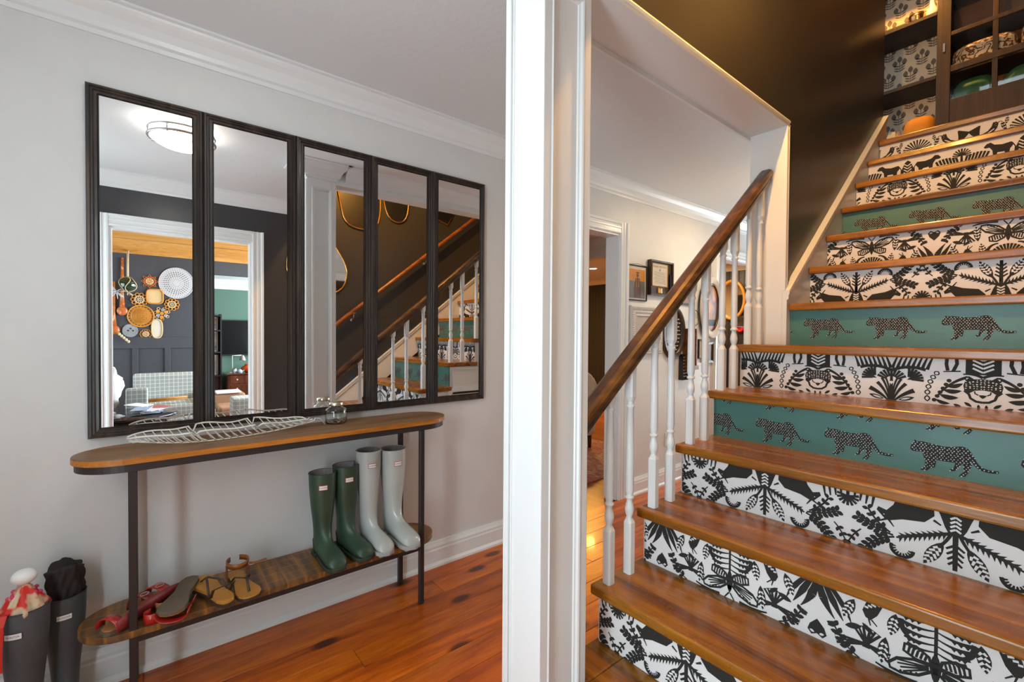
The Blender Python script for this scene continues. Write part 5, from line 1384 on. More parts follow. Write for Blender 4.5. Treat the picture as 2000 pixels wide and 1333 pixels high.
def sunburst(cy, cz, r, label, core, k=10, petal=None):
    t, y_, z_ = bask('sunburst_trivet', label, cy, cz)
    for i in range(k):
        a = 2 * PI * i / k
        c = (y_ + r * .78 * math.cos(a), z_ + r * .78 * math.sin(a))
        MB().tube([wp(c[0] + r * .23 * math.cos(b), c[1] + r * .23 * math.sin(b), .008) for b in [2 * PI * j / 10 for j in range(10)]], r * .07, 5, closed=True).build('petal', petal or M_RAT, t)
    rng(t, 'ring', y_, z_, r * .52, r * .52, r * .07, .009, M_ROPE, 24)
    dsk(t, 'centre', y_, z_, r * .47, r * .47, .001, .007, core, 20)
    for i in range(k):
        a = 2 * PI * i / k
        MB().tube([wp(y_ + r * .08 * math.cos(a), z_ + r * .08 * math.sin(a), .011), wp(y_ + r * .48 * math.cos(a), z_ + r * .48 * math.sin(a), .011)], r * .045, 4).build('spoke', M_RAT if core is M_BLACK else M_ROPE, t)
    return t
sunburst(-0.033, 1.62, 0.086, 'scalloped orange rattan trivet above the big oval tray', paint('plum_weave', (0.12, 0.02, 0.05), 0.7))
sunburst(0.253, 1.578, 0.080, 'petalled rattan trivet with a dark centre under the white mat', paint('dark_weave', (0.05, 0.055, 0.06), 0.7))
sunburst(0.021, 1.242, 0.060, 'small golden flower trivet at the foot of the basket group', M_RAT, 12)
t, y_, z_ = bask('cane_tray', 'big oval brown cane tray with an open woven centre', -0.021, 1.44)
dsk(t, 'base', y_, z_, .132, .138, .001, .006, M_RAT3)
rng(t, 'rim', y_, z_, .134, .140, .008, .012, M_RAT); rng(t, 'inner_rim', y_, z_, .100, .104, .004, .008, M_RAT)
mb = MB()
for i in range(-7, 8):
    w = math.sqrt(max(0, 1 - (i / 7.6) ** 2))
    mb.tube([wp(y_ + .013 * i, z_ - .1 * w, .008), wp(y_ + .013 * i, z_ + .1 * w, .008)], .0028, 4); mb.tube([wp(y_ - .096 * w, z_ + .0135 * i, .009), wp(y_ + .096 * w, z_ + .0135 * i, .009)], .0028, 4)
mb.build('weave', M_RAT, t)
mb = MB()
for i in range(22):
    a = 2 * PI * i / 22; mb.ball(wp(y_ + .117 * math.cos(a), z_ + .122 * math.sin(a), .008), .006, 6, 5)
mb.build('studs', M_WOODF, t)
t, y_, z_ = bask('cluster_trivet', 'trivet of yellow and grey coiled rounds', 0.162, 1.474)
for i, (du, dv_, m_) in enumerate(((0, 0, M_RAT), (.045, .018, M_RAT), (.012, .048, M_GREYW), (-.042, .026, M_RAT), (-.04, -.024, M_GREYW), (-.002, -.05, M_RAT), (.042, -.028, M_GREYW))):
    dsk(t, 'coil', y_ + du, z_ + dv_, .022, .022, .001, .009, m_, 16)
for i in range(7):
    a = 2 * PI * i / 7 + .3; rng(t, 'loop', y_ + .072 * math.cos(a), z_ + .072 * math.sin(a), .016, .016, .004, .007, M_RAT if i % 2 else M_ROPE, 10)
t, y_, z_ = bask('woven_tray', 'upright oval cream tray below the trivets', 0.119, 1.302)
dsk(t, 'base', y_, z_, .054, .120, .001, .008, paint('cream_weave', (0.62, 0.55, 0.45), 0.7, 0.3, 120), 32, 2.8); rng(t, 'rim', y_, z_, .056, .122, .008, .013, M_RAT2, 32, 2.8)
t, y_, z_ = bask('woven_mat', 'round grey woven mat with dark berries', -0.111, 1.279)
dsk(t, 'disc', y_, z_, .080, .084, .001, .007, M_GREYW)
for du, dv_ in ((.004, .026), (-.02, .0), (.028, .0)): MB().ball(wp(y_ + du, z_ + dv_, .009), .010, 8, 6, sc=(.5, 1, 1)).build('berry', M_BLACK, t)
# painted spoons and the glass float
M_SPOON = blotch('painted_spoon', [(0.30, 0.12, 0.03), (0.42, 0.16, 0.03), (0.55, 0.08, 0.02), (0.62, 0.42, 0.25)], 22, 0.3)
def spoon(label, cy, z0, z1, rb):
    y0_, zz0 = bw(cy, z0); _, zz1 = bw(cy, z1)
    t = thing('wooden_spoon', label, 'wooden spoon', (HB, y0_, zz0), group='painted spoons on the slate wall')
    MB().tube([wp(y0_, zz0 + rb * .9, .02), wp(y0_, (zz0 * 2 + zz1) / 3, .018), wp(y0_ + .004, zz1, .014)], [rb * .52, .018, .013], 10).build('handle', M_SPOON, t)
    MB().ball(wp(y0_, zz0, .026), rb, 16, 10, sc=(.38, 1, 1.05)).build('bowl', M_SPOON, t)
spoon('big painted wooden spoon hanging behind the green glass float', -0.176, 1.49, 2.06, 0.055)
spoon('painted wooden spoon beside the doorway casing', -0.246, 1.285, 1.80, 0.060)
fl_ = thing('glass_float', 'green glass fishing float in a rope net hanging from the pine board', 'float', (3.0, -0.142, 1.87))
FC = (3.0, -0.146, 1.850); FR = 0.088
mg = paint('green_glass', (0.010, 0.035, 0.016), 0.04, coat=0.5)
MB().ball(FC, FR, 24, 16).build('globe', mg, fl_)
for i in range(6):
    a0_ = 2 * PI * i / 6
    P = [(FC[0] + (FR + .005) * math.cos(e) * math.cos(a0_ + .35 * math.sin(2.0 * e + i % 2 * PI)), FC[1] + (FR + .005) * math.cos(e) * math.sin(a0_ + .35 * math.sin(2.0 * e + i % 2 * PI)), FC[2] + (FR + .005) * math.sin(e)) for e in [-PI / 2 + PI * j / 14 for j in range(15)]]
    MB().tube(P, .0042, 5).build('net_cord', M_ROPE, fl_)
MB().tube([(FC[0], FC[1], FC[2] + FR), (FC[0], FC[1], 2.10), (FC[0] + .12, FC[1], 2.27), (XB - .032, FC[1], 2.30)], .012, 6).build('rope', M_ROPE, fl_)
for i in range(5): MB().tube([(FC[0], FC[1], FC[2] - FR), (FC[0] + .02 * math.cos(i * 1.3), FC[1] + .03 * math.sin(i * 1.3) + .02, FC[2] - FR - .045)], .0035, 4).build('tassel', M_ROPE, fl_)
dw = thing('driftwood_star', 'white spiky dried star decoration by the doorway casing', 'decoration', (3.05, -0.26, 1.76))
rr = random.Random(4)
for i in range(16):
    a = rr.random() * 2 * PI; e = rr.uniform(-1, 1)
    v = Vector((math.cos(a) * math.cos(e), math.sin(a) * math.cos(e), math.sin(e))) * rr.uniform(.07, .14)
    MB().tube([(3.05, -0.255, 1.76), tuple(Vector((3.05, -0.255, 1.76)) + v)], [.010, .002], 5).build('spike', M_LACE, dw)
dk = thing('shell_string', 'string of pale shells hanging from the lower painted spoon', 'decoration', (3.24, -0.24, 1.16))
for i in range(5): MB().ball((3.235, -0.235 + 0.022 * i, 1.235 - 0.024 * i), .015, 8, 6, sc=(.6, 1, 1.3)).build('shell', M_ROPE, dk)

# armchairs, table and clutter
M_GRID = grid_fabric('grid_fabric', (0.34, 0.36, 0.34), (0.66, 0.68, 0.67), 22)
def cushion(mb, x0, x1, y0, y1, z0, z1): return mb.box(x0, x1, y0, y1, z0, z1)
def armchair(label, loc, rz):
    t = thing('armchair', label, 'armchair', loc, rz, 'grid patterned armchairs')
    def c(name, *b): MB().box(*b).build(name, M_GRID, t, local=True, bevel=0.03, seg=3)
    c('base', -.36, .36, -.36, .36, .10, .30); c('seat', -.34, .22, -.30, .30, .30, .44); c('backrest', .22, .38, -.34, .34, .30, .76)
    c('arm', -.34, .30, -.40, -.30, .28, .54); c('arm', -.34, .30, .30, .40, .28, .54)
    for sx in (-.3, .3):
        for sy in (-.3, .3): MB().lathe([(.02, 0), (.025, .1)], (sx, sy, 0), 8).build('leg', M_WOODF, t, local=True)
    return t
armchair('pale grid patterned armchair in front of the basket wall', (2.42, 0.24, 0), 0.0)
ot3 = thing('ottoman', 'low pale grid patterned ottoman beside the tan sofa', 'ottoman', (1.6, 0.87, 0))
MB().box(1.46, 1.76, 0.765, 0.985, 0.02, 0.535).build('body', M_GRID, ot3, bevel=0.025, seg=3)
ot2 = thing('ottoman', 'pale grid patterned cube ottoman behind the glass coffee table', 'ottoman', (2.02, -0.06, 0))
MB().box(1.96, 2.05, -0.15, 0.035, 0.02, 0.66).build('body', M_GRID, ot2, bevel=0.02, seg=3)
# white throw over the ottoman
th_ = MB(); rings = []
for k in range(15):
    e = -PI / 2 + PI * k / 14; ring_ = []
    for i in range(32):
        a = 2 * PI * i / 32
        b_ = 1 + 0.13 * math.sin(5 * a + 3 * e) + 0.09 * math.sin(9 * a - 5 * e + 1) + 0.10 * math.sin(3 * a + 7 * e)
        r_ = max(0.03, math.cos(e)) * b_
        ring_.append((2.22 + 0.15 * r_ * math.cos(a), -0.37 + 0.17 * r_ * math.sin(a) + 0.05 * math.sin(e), 0.56 + 0.27 * math.sin(e) * (1 + 0.12 * math.sin(4 * a)) + 0.05 * math.sin(a)))
    rings.append(ring_)
th_ = th_.loft(rings).build('throw_blanket', paint('white_throw', (0.60, 0.59, 0.58), 0.85, 0.5, 14))
tag(th_, 'crumpled white throw heaped behind the grid patterned ottoman', 'blanket')
ct = thing('coffee_table', 'low dark round coffee table with a glossy top littered with papers', 'table', (1.55, -0.12, 0))
M_GLOSS = paint('black_gloss', (0.02, 0.02, 0.024), 0.06)
MB().lathe([(0.39, 0.425), (0.402, 0.432), (0.402, 0.444), (0.39, 0.45), (0.001, 0.45)], (1.55, -0.12, 0), 48).build('top', M_GLOSS, ct)
MB().lathe([(0.32, 0.36), (0.34, 0.42), (0.32, 0.4245)], (1.55, -0.12, 0), 40).build('apron', M_GLOSS, ct)
for i in range(4):
    a = PI / 4 + i * PI / 2; MB().tube([(1.55 + .29 * math.cos(a), -.12 + .29 * math.sin(a), .4), (1.55 + .31 * math.cos(a), -.12 + .31 * math.sin(a), 0)], .02, 8).build('leg', M_GLOSS, ct)
pm = [paint('paper_white', (0.75, 0.75, 0.76), 0.5), paint('paper_blue', (0.30, 0.38, 0.55), 0.5), paint('paper_green', (0.12, 0.50, 0.06), 0.5), paint('paper_grey', (0.42, 0.40, 0.42), 0.5), paint('paper_red', (0.40, 0.10, 0.10), 0.5)]
rp = random.Random(11)
pl_ = ['white magazine on the coffee table', 'blue edged leaflet on the coffee table', 'green leaflet on the coffee table', 'grey magazine on the coffee table', 'red booklet on the coffee table', 'white letter near the table edge', 'blue folder under the leaflets', 'white envelope by the ottoman', 'grey newspaper heap at the table edge', 'white catalogue on the newspaper heap']
for i, (xx, yy, mi_) in enumerate(((1.46, 0.05, 0), (1.50, 0.08, 1), (1.66, 0.02, 2), (1.58, 0.10, 3), (1.66, 0.12, 4), (1.40, 0.04, 0), (1.46, -0.02, 1), (1.74, -0.04, 0), (1.52, -0.32, 3), (1.56, -0.34, 0))):
    a = rp.uniform(-.8, .8); hgt = 0.4515 + 0.007 * (i + 1) if i < 8 else 0.4515 + 0.03 * (i - 7)
    o = MB().box(-.10, .10, -.07, .07, -.003 if i < 8 else -.014, .003 if i < 8 else .012).build('magazine', pm[mi_], bevel=0.001)
    o.location = (xx, yy, hgt); o.rotation_euler = (rp.uniform(-.06, .06), rp.uniform(-.06, .06), a)
    tag(o, pl_[i], 'magazine', 'papers on the coffee table')
pi2 = thing('bundle_of_sticks', 'reddish bundle of sticks lying on the grid armchair seat', 'sticks', (2.2, 0.22, 0.45))
for i in range(6): MB().tube([(2.16 + .02 * (i % 3), 0.03, .462 + .018 * (i // 3) + .02), (2.20 + .02 * (i % 3), 0.40, .467 + .018 * (i // 3) + .02)], .010, 6).build('stick', M_RAT3, pi2)
sf = thing('sofa', 'tan leather sofa in front of the green wall room', 'sofa', (2.4, 0.87, 0))
M_TANL = paint('tan_suede', (0.27, 0.135, 0.07), 0.7, var=0.08)
for nm, b in (('base', (2.05, 2.75, .69, 1.05, .06, .25)), ('seat', (2.07, 2.55, .70, 1.04, .25, .36)), ('backrest', (2.55, 2.78, .69, 1.05, .20, .47))):
    MB().box(*b).build(nm, M_TANL, sf, bevel=0.03, seg=3)
sp = MB().box(2.53, 2.77, .72, 1.0, .471, .50).build('folded_sheet', MATS['paper_white'], bevel=0.015, seg=2); tag(sp, 'folded white sheet over the tan sofa back', 'sheet')
bxo = MB().box(1.45, 1.62, 0.47, 0.60, 0.28, 0.44).build('cardboard_box', paint('cardboard', (0.46, 0.36, 0.26), 0.8), bevel=0.004); tag(bxo, 'small cardboard box on the low stool by the sofa', 'box')
stl = thing('stool', 'low dark stool under the cardboard box', 'stool', (1.53, .53, 0))
MB().box(1.42, 1.66, .43, .63, .25, .2795).build('seat', M_WOODF, stl, bevel=.006)
for sx in (1.44, 1.62):
    for sy in (.45, .59): MB().box(sx, sx + .02, sy, sy + .02, 0, .2495).build('leg', M_WOODF, stl)

# ------------------------------------------------------------------ green room beyond
XG = 5.2
struct(MB().box(XG, XG + 0.1, -1.5, 4.0, 0, 2.3).build('wall_green', M_GREEN), 'green wall with the television')
struct(MB().box(XB + 0.12, XG, 3.45, 3.55, 0, 2.3).box(XB, XB + 0.12, 2.4, 3.5, 0, 2.3).build('wall_green_side', M_GREEN), 'green side wall of the television room')
struct(MB().box(XB + 0.12, XG, -1.5, 3.5, 2.20, 2.3).build('ceiling_green', M_CEIL), 'white ceiling of the green room', 'ceiling')
tag(MB().prism([(0, -.17), (.012, -.17), (.02, -.12), (.06, -.07), (.075, -.02), (.085, 0), (0, 0)], lambda u, v, t: (XG - u, t, 2.20 + v), -1.5, 3.45).build('trim_9', M_WHITE), 'white crown moulding over the television', 'moulding', kind='structure')
tv = thing('television', 'flat black television mounted on the green wall', 'television', (XG, 1.4, 0.86))
MB().box(XG - .06, XG - .002, 1.065, 2.12, 0.85, 1.485).build('case', M_BLACK, tv, bevel=.006)
MB().box(XG - .0625, XG - .0605, 1.08, 2.105, 0.868, 1.47).build('screen', paint('dark_screen', (0.006, 0.005, 0.005), 0.12), tv)
M_MAH = wood('mahogany', (0.05, 0.012, 0.006), (0.13, 0.035, 0.016), (0.20, 0.06, 0.03), 'z', 0.2, 1.2, 0.4)
dr = thing('dresser', 'dark red wood dresser with round pale knobs under the television', 'dresser', (4.9, 1.4, 0))
MB().box(4.66, 5.15, 1.10, 2.0, 0.05, 0.535).build('body', M_MAH, dr, bevel=.03, seg=4)
MB().box(4.645, 5.16, 1.085, 2.015, 0.536, 0.556).build('top', M_MAH, dr, bevel=.006)
for k in range(2):
    for z0_ in (0.08, 0.235, 0.39):
        d_ = MB().box(4.648, 4.664, 1.14 + .43 * k, 1.53 + .43 * k, z0_, z0_ + .13).build('drawer', M_MAH, dr, bevel=.004)
        for yy in (1.24 + .43 * k, 1.44 + .43 * k): MB().ball((4.636, yy, z0_ + .065), .014, 10, 8).build('knob', M_PARCH, d_)
dl_ = thing('desk_lamp', 'white angular desk lamp on the dresser', 'lamp', (4.85, 1.20, .556))
MB().lathe([(.055, 0), (.055, .012), (.01, .016)], (4.85, 1.20, .5565), 20).build('base', M_WHITE, dl_)
MB().tube([(4.85, 1.20, .57), (4.85, 1.20, .86), (4.85, 1.34, .86)], .008, 8).build('arm', M_WHITE, dl_)
MB().lathe([(.018, .05), (.03, .02), (.052, -.04)], (4.85, 1.355, .815), 18, cap0=True, cap1=False).build('shade', M_STEEL, dl_)
vz = MB().lathe([(.04, 0), (.075, .02), (.115, .06), (.11, .095), (.06, .125), (.05, .14), (.055, .15), (.04, .15), (.035, .13)], (4.84, 1.44, .5565), 28).build('vase', paint('orange_glaze', (0.62, 0.08, 0.01), 0.25)); tag(vz, 'round orange vase on the dresser under the television', 'vase')
cn = thing('candle_jar', 'small white lidded jar beside the desk lamp', 'jar', (4.76, 1.23, .5565))
MB().lathe([(.03, 0), (.032, .06), (.03, .066)], (4.78, 1.225, .5565), 16).build('body', M_WHITE, cn); MB().lathe([(.03, .067), (.03, .078), (.02, .082)], (4.78, 1.225, .5565), 16).build('lid', M_STEEL, cn)
tp_ = thing('teapot', 'pale blue teapot in front of the orange vase', 'teapot', (4.73, 1.32, .5565))
MB().lathe([(.03, 0), (.045, .02), (.04, .05), (.02, .062), (.008, .07)], (4.72, 1.295, .5565), 18).build('body', paint('pale_blue_glaze', (0.45, 0.5, 0.62), 0.3), tp_)
MB().tube([(4.70, 1.33, .575), (4.69, 1.345, .60), (4.69, 1.35, .615)], .007, 6).build('spout', MATS['pale_blue_glaze'], tp_)
bs = thing('bookcase', 'dark open bookcase with framed prints beside the television', 'bookcase', (5.0, 0.9, 0))
for yy in (0.60, 1.025): MB().box(4.85, 5.15, yy, yy + .02, 0, 1.575).build('side', M_BFR, bs)
for zz in (0.02, 0.53, .93, 1.30, 1.555): MB().box(4.85, 5.15, .6205, 1.0245, zz - .02, zz).build('shelf', M_BFR, bs)
MB().box(5.155, 5.165, .60, 1.045, 0, 1.57).build('back', MATS['paper_grey'], bs)
for zz, lab, m_ in ((1.301, 'small colourful print on the upper bookcase shelf', blotch('bright_print', [(.05, .04, .05), (.5, .12, .02), (.6, .5, .3), (.25, .05, .2)], 25, .4)), (.931, 'black and white round print on the middle bookcase shelf', blotch('mono_print', [(.02, .02, .02), (.5, .5, .5), (.7, .7, .7)], 9, .4)), (.531, 'white print of a green leaf on the lower bookcase shelf', blotch('leaf_print', [(.7, .7, .68), (.66, .66, .64), (.06, .16, .05)], 7, .4))):
    a_ = thing('framed_print', lab, 'picture', (4.95, .85, zz), group='prints on the bookcase')
    hh = .22 if zz > 1.2 else .34
    MB().frame((.66, 1.0, zz, zz + hh), [(0, 0), (0, .016), (.02, .016), (.02, .006)], lambda u, v, h: (4.98 - h, u, v)).build('frame', M_BADGE, a_); MB().box(4.976, 4.982, .67, .99, zz + .01, zz + hh - .01).build('picture', m_, a_)
# ------------------------------------------------------------------ rooms behind the hall wall
M_BEAD = paint('black_beadboard', (0.020, 0.020, 0.024), 0.45)
prof = []
xx = -7.6
while xx < -2.4:
    prof += [(xx, 0.0), (xx + 0.004, 0.006), (xx + 0.008, 0.0), (xx + 0.072, 0.0)]
    xx += 0.08
mb = MB()
n = len(prof)
mb.add([(a, 7.5 + b, 0.0) for a, b in prof] + [(a, 7.5 + b, 2.43) for a, b in prof], [(i, i + 1, n + i + 1, n + i) for i in range(n - 1)])
mb.box(-7.6, -2.4, 7.51, 7.6, 0, 2.43)
struct(mb.build('wall_beadboard', M_BEAD), 'black beadboard wall of the far room')
M_CREAM = paint('cream_trim', (0.66, 0.56, 0.42), 0.5)
struct(MB().box(-7.6, -5.0, 4.27, 4.37, 0, 2.43).box(-3.02, XW - 0.12, 4.27, 4.37, 0, 2.43).box(-5.0, -3.02, 4.27, 4.37, 2.20, 2.43).build('wall_middle', M_WALL), 'wall with a wide opening between the two far rooms')
struct(MB().box(-7.7, -7.6, 0.6, 7.6, 0, 2.5).box(-7.6, XW - 0.12, 0.5, 0.6, 0, 2.5).box(XW - 0.12, XW, 6.3, 7.5, 0, 2.5).build('wall_far_rooms', M_WALL), 'outer walls of the far rooms')
struct(MB().box(-7.7, XW - 0.12, 0.5, 7.6, ZC, ZC + 0.08).build('ceiling_far_rooms', M_CEIL), 'ceiling of the far rooms', 'ceiling')
run_x(CROWN, 7.5, -1, ZC, -7.6, XW - 0.12, 'trim_10', 'cream crown moulding over the black beadboard wall', M_CREAM)
run_x(CROWN, 4.27, -1, ZC, -7.6, XW - 0.12, 'trim_11', 'white crown moulding in the room behind the fluted casing')
struct(MB().box(-6.76, -6.65, 7.46, 7.498, 0, 2.32).build('trim_12', M_CREAM), 'cream upright casing on the black beadboard wall', 'trim')
def recessed(label, x, y, z, energy, col, name='recessed_light'):
    t = thing(name, label, 'ceiling light', (x, y, z))
    MB().lathe([(0.085, 0.0), (0.085, -0.006), (0.066, -0.008), (0.064, -0.002)], (x, y, z - 0.0005), 24, cap0=False, cap1=False).build('trim_ring', M_WHITE, t)
    MB().lathe([(0.064, -0.002), (0.001, -0.003)], (x, y, z), 24).build('lens', M_LAMPON, t)
    l = bpy.data.lights.new(name, 'AREA'); l.shape = 'DISK'; l.size = 0.13; l.energy = energy; l.color = col
    o = bpy.data.objects.new('recessed_glow', l); COL.objects.link(o); o.location = (x, y, z - 0.012)
    return t
recessed('round recessed light in the far room by the beadboard wall', -5.35, 6.15, ZC, 60, WARM)
recessed('round recessed light over the far room mirror', -3.6, 6.6, ZC, 30, (1.0, 0.72, 0.42))
recessed('round recessed light in the hall ceiling above the pictures', -1.40, 3.75, ZC, 12, (1.0, 0.70, 0.40))
recessed('round recessed light in the room with the rug', -3.6, 2.6, ZC, 6, (1.0, 0.82, 0.6))
ov = thing('oval_mirror', 'oval gold rimmed mirror on the black beadboard wall', 'mirror', (-3.545, 7.5, 1.53))
MB().prism(disc(-3.545, 1.853, .195, .295, 36), lambda u, v, t: (u, 7.498 - t, v), 0.002, 0.012).build('glass', M_MIRR, ov)
MB().tube([(-3.545 + .205 * math.cos(a), 7.482, 1.853 + .308 * math.sin(a)) for a in [2 * PI * i / 44 for i in range(44)]], .026, 8, closed=True).build('rim', paint('amber_gilt', (0.62, 0.26, 0.03), 0.3), ov)
ro = thing('red_ornament', 'small round red ornament on the black beadboard wall', 'ornament', (-3.40, 7.49, 1.40))
MB().tube([(-3.40 + .045 * math.cos(a), 7.478, 1.40 + .062 * math.sin(a)) for a in [2 * PI * i / 20 for i in range(20)]], .020, 7, closed=True).build('ring', paint('bright_red', (0.62, 0.012, 0.01), 0.4), ro)
MB().prism(disc(-3.40, 1.40, .03, .045, 16), lambda u, v, t: (u, 7.496 - t, v), 0, .012).build('centre', paint('dull_red', (0.30, 0.02, 0.02), 0.5), ro)
mt = thing('mantel_shelf', 'cream carved mantel shelf under the oval mirror', 'shelf', (-3.75, 7.4, 1.05))
MB().box(-4.3, -3.70, 7.28, 7.496, 1.115, 1.165).build('shelf', M_CREAM, mt, bevel=.006); MB().box(-4.28, -3.72, 7.34, 7.496, 0, 1.114).build('surround', M_CREAM, mt, bevel=.006)
rug = MB().box(-4.3, -2.62, 2.75, 4.25, -0.0115, 0.0).build('rug', blotch('faded_rug', [(0.42, 0.24, 0.10), (0.50, 0.20, 0.14), (0.36, 0.10, 0.10), (0.55, 0.42, 0.22), (0.20, 0.20, 0.25)], 11, 0.95, 4, (1, 3, 1)), bevel=.004)
tag(rug, 'faded red and gold patterned rug beyond the fluted doorway', 'rug')
pf = thing('armchair', 'cream rounded armchair just inside the fluted doorway', 'armchair', (-3.6, 3.98, 0))
# seen only as a rounded cream back
MB().ball((-3.60, 3.98, 0.55), 0.26, 20, 12, sc=(.9, .35, 1.15)).build('backrest', M_CREAM, pf)
MB().box(-3.85, -3.35, 3.55, 3.95, .14, .42).build('seat', M_CREAM, pf, bevel=.06, seg=3)
for sx in (-3.8, -3.42):
    for sy in (3.6, 3.9): MB().lathe([(.018, 0), (.024, .15)], (sx, sy, 0.0), 8).build('leg', M_WOODF, pf)

# ------------------------------------------------------------------ upstairs landing
M_CAB = wood('dark_cabinet', (0.010, 0.005, 0.003), (0.032, 0.014, 0.007), (0.070, 0.030, 0.012), 'z', 0.55, 1.2, 0.0, 0, 0.05)
M_SHB = wood('dark_shelf', (0.008, 0.005, 0.005), (0.020, 0.012, 0.011), (0.040, 0.022, 0.016), 'x', 0.5, 1.2, 0.0, 0, 0.05)
M_WPAP = paint('cream_wallpaper', (0.56, 0.45, 0.31), 0.7, var=0.06)
YF = 4.90
bk = thing('open_bookcase', 'tall dark open bookcase with leaf sprig wallpaper at the top of the stairs', 'bookcase', (-1.2, YF, 2.665))
MB().box(-1.80, -1.77, YF, YF + .36, 2.666, 4.9).build('side', M_CAB, bk); MB().box(-0.73, -0.702, YF, YF + .36, 2.666, 4.9).build('side', M_CAB, bk)
for z_ in (2.80, 3.351, 3.853, 4.34): MB().box(-1.769, -0.731, YF, YF + .344, z_ - .028, z_).build('shelf', M_SHB, bk, bevel=.002, seg=1)
MB().box(-1.769, -0.731, YF + .262, YF + .290, 3.975, 4.0).build('dark_ledge', M_SHB, bk)  # thin dark ledge added for a dark line across the back
bp = MB().box(-1.769, -0.731, YF + .345, YF + .359, 2.67, 4.9).build('back_panel', M_WPAP, bk)
M_SPR = paint('sprig_ink', (0.13, 0.10, 0.075), 0.7)
mb = MB()
def sprig3(cx, cz):
    k = Ink()
    k.stroke([(0, -6), (0, 3)], .35, .3)
    for u, v in ((0, 5.4), (-3.3, 2.4), (3.3, 2.4)): k.leaf((u, v - 3.0), (u, v + 3.0), 3.4)
    for i in range(3):
        k.leaf((0, -5.6 + 2.2 * i), (-4.0, -3.6 + 2.2 * i), 1.3); k.leaf((0, -5.6 + 2.2 * i), (4.0, -3.6 + 2.2 * i), 1.3)
    for pts, c, l in k.p:
        tr = tessellate_polygon([[Vector((a, b, 0)) for a, b in pts]])
        for t in tr: mb.add([(cx + pts[i][0] * .01, YF + .3444, cz + pts[i][1] * .0095) for i in t], [(0, 1, 2)])
r_ = 0
zz = 2.86
while zz < 4.3:
    xx = -1.70 + 0.075 * (r_ % 2)
    while xx < -0.74:
        sprig3(xx, zz); xx += 0.15
    zz += 0.118; r_ += 1
mb.build('sprig_print', M_SPR, bp)
# things on the open shelves
cp = thing('copper_bowl', 'small copper rimmed glass bowl on the upstairs shelf', 'bowl', (-.865, YF + .10, 3.853))
MB().lathe([(.030, 0.001), (.052, .02), (.060, .055), (.060, .075), (.055, .075), (.055, .055), (.047, .022), (.001, .012)], (-.865, YF + .09, 3.853), 24).build('bowl', paint('copper', (0.72, 0.34, 0.12), 0.22, metal=1.0), cp)
wb = thing('white_bottle', 'rounded white bottle beside the copper bowl', 'bottle', (-.775, YF + .10, 3.853))
MB().lathe([(.03, .001), (.042, .02), (.042, .06), (.02, .10), (.014, .14), (.016, .15)], (-.775, YF + .09, 3.853), 20).build('body', MATS['white_plastic'], wb)
ch = thing('bead_chain', 'string of dark beads lying at the shelf edge upstairs', 'beads', (-1.0, YF + .03, 3.853))
for i in range(11): MB().ball((-1.075 + .014 * i, YF + .03 + .006 * math.sin(i), 3.862), .0085, 8, 6).build('bead', M_CAB, ch)
def pillow(name, label, x0, x1, y0, y1, z0, z1, mat, cat='cushion'):
    mb = MB(); rings = []
    for k in range(9):
        t = k / 8; s_ = math.sin(PI * (0.08 + 0.84 * t)) ** 0.5
        yy = y0 + (y1 - y0) * t
        rings.append([((x0 + x1) / 2 + (x1 - x0) / 2 * s_ * math.copysign(abs(math.cos(a)) ** .6, math.cos(a)), yy, (z0 + z1) / 2 + (z1 - z0) / 2 * s_ * math.copysign(abs(math.sin(a)) ** .6, math.sin(a))) for a in [2 * PI * i / 24 for i in range(24)]])
    o = mb.loft(rings).build(name, mat, sub=1)
    return tag(o, label, cat)
pillow('cushion', 'mustard yellow cushion on the lowest upstairs shelf', -0.945, -0.735, YF + .02, YF + .17, 2.801, 3.09, paint('mustard_cloth', (0.62, 0.25, 0.02), 0.8, 0.3, 60))
o = folded((-1.01, YF + .12), .075, 2.801, 3.03, 5, 2.0, .03).build('folded_blanket', paint('cream_knit', (0.62, 0.52, 0.38), 0.9, 0.4, 60)); tag(o, 'crumpled cream knitted blanket beside the mustard cushion', 'blanket')
# glazed cabinet
cb = thing('glazed_cabinet', 'dark wood cabinet with a many paned glass door beside the open bookcase', 'cabinet', (-.3, YF, 2.665))
MB().box(-.700, -.680, YF + .001, YF + .36, 2.666, 4.9).build('side', M_CAB, cb); MB().box(0.035, 0.055, YF + .001, YF + .36, 2.666, 4.9).build('side', M_CAB, cb)
for z_ in (2.82, 3.352, 3.66, 4.0): MB().box(-.679, .034, YF + .03, YF + .35, z_ - .02, z_).build('shelf', M_CAB, cb)
cbp = MB().box(-.679, .034, YF + .345, YF + .359, 2.67, 4.9).build('back_panel', paint('amber_back', (0.20, 0.085, 0.025), 0.6, var=0.2), cb)
door = MB()
door.box(-.700, -.646, YF - .024, YF - .001, 2.70, 4.7)
door.box(0.0, 0.055, YF - .024, YF - .001, 2.70, 4.7)
dd = door.build('door', M_CAB, cb, bevel=.003)
for x0_, x1_ in ((-.422, -.391), (-.196, -.165)): MB().box(x0_, x1_, YF - .022, YF - .003, 3.119, 4.649).build('muntin', M_CAB, dd, bevel=.003)
for z0_, z1_ in ((2.70, 3.118), (3.330, 3.378), (3.610, 3.640), (3.90, 3.93), (4.20, 4.23), (4.65, 4.70)): MB().box(-.6455, -.0005, YF - .024, YF - .001, z0_, z1_).build('rail', M_CAB, dd, bevel=.003)
for i, (x0_, x1_) in enumerate(((-.646, -.422), (-.391, -.196), (-.165, .0))):
    for z0_, z1_ in ((3.118, 3.330), (3.378, 3.610), (3.640, 3.90), (3.93, 4.20), (4.23, 4.65)):
        MB().box(x0_, x1_, YF - .012, YF - .010, z0_, z1_).build('pane', M_GLASS, dd)
MB().box(-.690, -.678, YF - .030, YF - .024, 3.50, 3.565).build('latch', M_STEEL, dd)
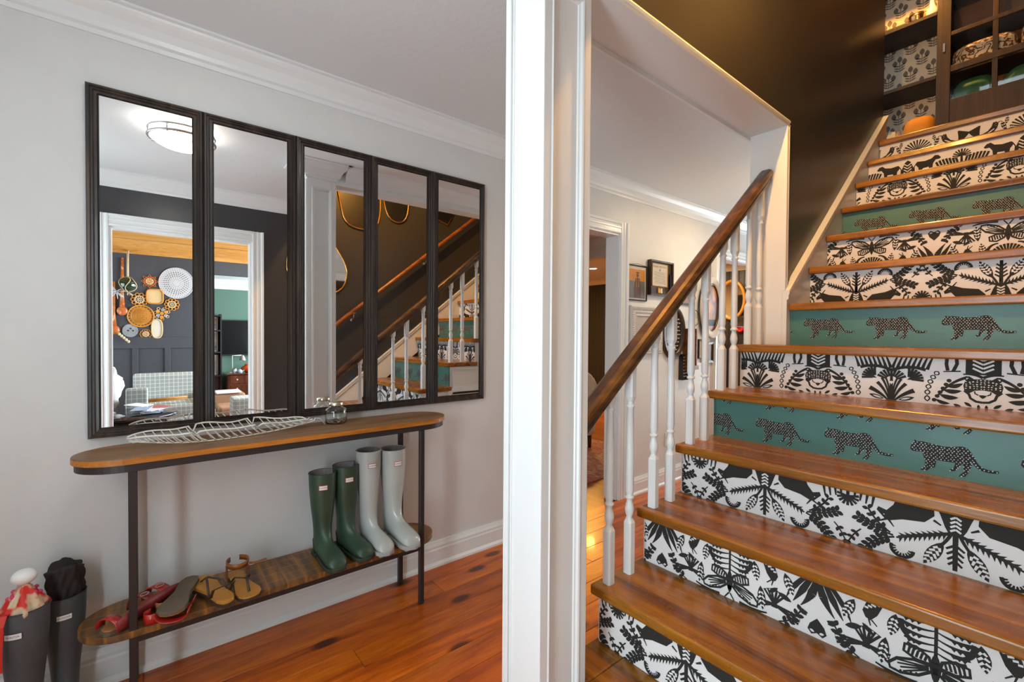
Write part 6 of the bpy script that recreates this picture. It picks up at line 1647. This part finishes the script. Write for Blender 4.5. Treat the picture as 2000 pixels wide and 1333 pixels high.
def swirl(name):
    m, nt, b = new_mat(name)
    mp = coords(nt, (1, 1, 1))
    wv = nt.nodes.new('ShaderNodeTexWave'); wv.wave_type = 'RINGS'; wv.inputs['Scale'].default_value = 9; wv.inputs['Distortion'].default_value = 14; wv.inputs['Detail'].default_value = 2; wv.inputs['Detail Scale'].default_value = 2.2
    nt.links.new(mp.outputs[0], wv.inputs['Vector'])
    r = ramp(nt, [(0.38, (0.16, 0.055, 0.010)), (0.52, (0.68, 0.58, 0.42))])
    nt.links.new(wv.outputs['Fac'], r.inputs[0]); nt.links.new(r.outputs[0], b.inputs['Base Color']); b.inputs['Roughness'].default_value = 0.8
    return m
M_SWIRL = swirl('swirl_fabric')
pillow('cushion', 'brown and cream swirl patterned cushion behind the cabinet door', -.66, -.30, YF + .04, YF + .20, 3.353, 3.56, M_SWIRL)
pillow('cushion', 'swirl patterned cushion at the closed end of the cabinet shelf', -.29, .02, YF + .04, YF + .20, 3.353, 3.60, M_SWIRL)
M_GRN = paint('green_velvet', (0.030, 0.13, 0.055), 0.6, 0.3, 50, var=0.2)
pillow('folded_throw', 'folded green throw behind the lower cabinet pane', -.66, -.40, YF + .03, YF + .25, 2.83, 3.30, M_GRN, 'blanket')
pillow('folded_throw', 'folded green throw behind the second lower cabinet pane', -.385, -.05, YF + .03, YF + .25, 2.83, 3.29, M_GRN, 'blanket')

# warm lamps of the stairwell
def pendant(label, x, y, zt, zb, energy, col, r=.12):
    t = thing('pendant_lamp', label, 'lamp', (x, y, zb))
    MB().tube([(x, y, zt), (x, y, zb + .12)], .004, 6).build('cord', M_BLACK, t)
    MB().lathe([(.05, -.02), (.05, -.0005)], (x, y, zt), 20).build('canopy', M_BLACK, t)
    MB().lathe([(.03, .12), (.06, .115), (r, .0), (r - .004, .0), (.056, .110)], (x, y, zb), 24, cap0=True, cap1=False).build('shade', M_GOLD, t)
    MB().ball((x, y, zb + .045), .032, 12, 8).build('light_globe', M_LAMPON, t)
    bulb('pendant_glow', (x, y, zb - .03), energy, col, .035)
    return t
pendant('warm pendant lamp hanging in the stairwell', -.72, 1.58, 5.1, 3.12, 95, WARM)
pendant('warm pendant lamp over the upstairs landing', -.95, 4.55, 5.1, 4.55, 85, WARM)
